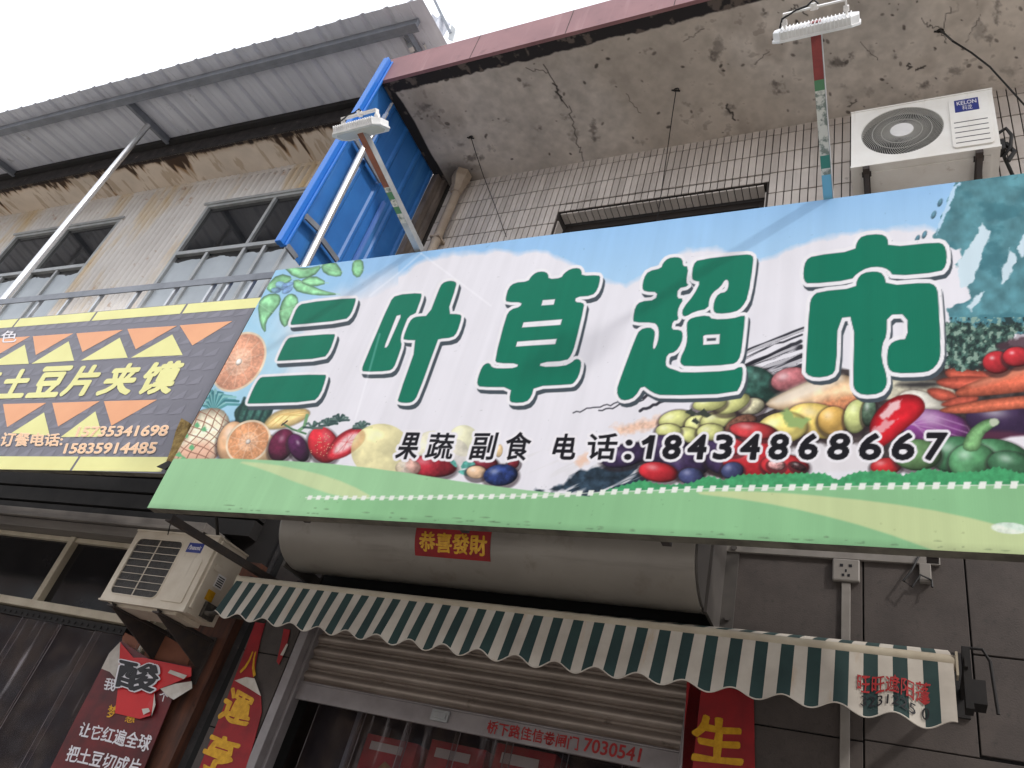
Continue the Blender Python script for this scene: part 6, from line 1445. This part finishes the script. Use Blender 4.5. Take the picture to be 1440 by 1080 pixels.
# goods seen through the curtains
M['goods_red'] = mat('goods_red', (190, 44, 48), (150, 34, 38), rough=0.5, scale=6); M['goods_tan'] = mat('goods_tan', (190, 150, 96), (140, 104, 62), rough=0.6, scale=8, spots=(86, 110, 60), spot_scale=5, spot_lo=0.55, spot_hi=0.62); M['goods_white'] = mat('goods_white', (206, 200, 196), rough=0.6)
gp_ = 'gift boxes on the shelf behind the strip curtain'
for k in range(5):
    x = -3.2 + k * 0.47; h = 0.56 + 0.05 * (k % 3)
    b = MB(); y_ = 0.40 + 0.03 * (k % 2); z_ = 1.72
    b.box(x, x + 0.40, y_, y_ + 0.25, z_, z_ + h * 0.55, 1); b.box(x + 0.002, x + 0.398, y_ + 0.002, y_ + 0.248, z_ + h * 0.552, z_ + h, 0); b.poly([(x + 0.04, y_ - 0.003, z_ + h * 0.4), (x + 0.2, y_ - 0.003, z_ + h * 0.3), (x + 0.36, y_ - 0.003, z_ + h * 0.62), (x + 0.2, y_ - 0.003, z_ + h * 0.75)], 1)
    b.box(x + 0.05, x + 0.3, y_ - 0.002, y_ + 0.001, z_ + h * 0.84, z_ + h * 0.93, 2)
    o = b.build('gift_box', [M['goods_red'], M['goods_tan'], M['goods_white']], None, bevel=0.004); recentre(o)
    tag(o, 'red and tan gift box on the shelf behind the supermarket strip curtain', 'box', gp_)
sh = thing('goods_shelf', 'dark metal shelf carrying gift boxes inside the supermarket door', 'shelf', (-2.0, 0.6, 0))
b = MB(); b.box(-3.3, -0.8, 0.38, 0.8, 1.68, 1.715); b.box(-3.3, -0.8, 0.38, 0.8, 0.9, 0.935); b.build('shelf_board', M['steel'], sh)
for x in (-3.32, -0.8):
    for y in (0.40, 0.78):
        b = MB(); b.box(x, x + 0.03, y - 0.015, y + 0.015, 0, 2.4); b.build('leg', M['steel'], sh)
gp2 = 'brown cartons stacked inside the snack shop'
for k in range(12):
    x = -3.35 + (k % 4) * 0.58 + 0.06 * RNG.random(); z_ = 0.02 + (k // 4) * 0.76; wx = 0.5 + 0.06 * RNG.random()
    b = MB(LF); dd = 0.3 + 0.2 * RNG.random(); b.box(x, x + wx, dd, dd + 0.5, z_, z_ + 0.755, 0); b.box(x + wx * 0.42, x + wx * 0.56, dd - 0.004, dd - 0.001, z_ + 0.02, z_ + 0.74, 1); b.box(x + 0.04, x + wx * 0.36, dd - 0.004, dd - 0.001, z_ + 0.4, z_ + 0.62, 2)
    o = b.build('carton', [M['card'], M['goods_tan'], M['goods_white']], None, bevel=0.006); recentre(o); tag(o, 'brown carton in the stack behind the snack shop strip curtain', 'carton', gp2)

# ================================================================= electrics on the right-hand wall
tr_ = thing('cable_trunking', 'white plastic cable trunking running along the grey panel wall', 'trunking', (-0.3, -0.015, 1.6))
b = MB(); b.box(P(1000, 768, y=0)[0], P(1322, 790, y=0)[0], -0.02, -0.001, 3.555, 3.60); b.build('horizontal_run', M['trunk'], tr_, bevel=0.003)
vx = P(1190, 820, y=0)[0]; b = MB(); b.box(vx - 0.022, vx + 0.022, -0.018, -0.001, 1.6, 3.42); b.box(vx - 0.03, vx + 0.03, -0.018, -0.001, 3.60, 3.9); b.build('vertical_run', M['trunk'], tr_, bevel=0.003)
so = thing('power_socket', 'white wall socket plate at the top of the vertical trunking', 'socket', (vx, -0.02, 3.43))
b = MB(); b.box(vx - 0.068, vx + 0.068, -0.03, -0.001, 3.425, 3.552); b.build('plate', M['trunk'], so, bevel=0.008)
b = MB(); b.box(vx - 0.03, vx - 0.014, -0.032, -0.03, 3.505, 3.52); b.box(vx + 0.014, vx + 0.03, -0.032, -0.03, 3.505, 3.52)
b.box(vx - 0.004, vx + 0.004, -0.032, -0.03, 3.475, 3.49); b.box(vx - 0.02, vx - 0.008, -0.032, -0.03, 3.45, 3.464); b.box(vx + 0.008, vx + 0.02, -0.032, -0.03, 3.45, 3.464); b.build('pin_slot', M['inkblack'], so)
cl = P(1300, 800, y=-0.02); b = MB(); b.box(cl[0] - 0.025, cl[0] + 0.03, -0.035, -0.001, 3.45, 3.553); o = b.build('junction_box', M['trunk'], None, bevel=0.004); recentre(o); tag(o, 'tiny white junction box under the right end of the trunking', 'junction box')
b = MB(); b.tube([(cl[0] - 0.02, -0.03, 3.6), (cl[0] - 0.06, -0.05, 3.5), (cl[0] - 0.1, -0.05, 3.44), (cl[0] - 0.06, -0.05, 3.41), (cl[0] - 0.02, -0.05, 3.48), (cl[0] + 0.03, -0.04, 3.46), (cl[0] + 0.03, -0.045, 3.42)], 0.006, 6); o = b.build('loose_cable', M['cable'], None, smooth=True); recentre(o); tag(o, 'short looped black cable below the right end of the trunking', 'cable')
b = MB(); b.tube([P(304, 722, y=-0.7), P(306, 752, y=-0.45), P(313, 790, y=-0.3), P(322, 832, y=-0.2), P(330, 850, y=-0.1)], 0.012, 8); b.tube([P(248, 722, y=-0.9), P(240, 735, y=-0.7), P(236, 752, y=-0.62)], 0.004, 6); o = b.build('loose_cable', M['cable'], None, smooth=True); recentre(o); tag(o, 'black cable hanging down beside the aged air conditioner casing', 'cable')
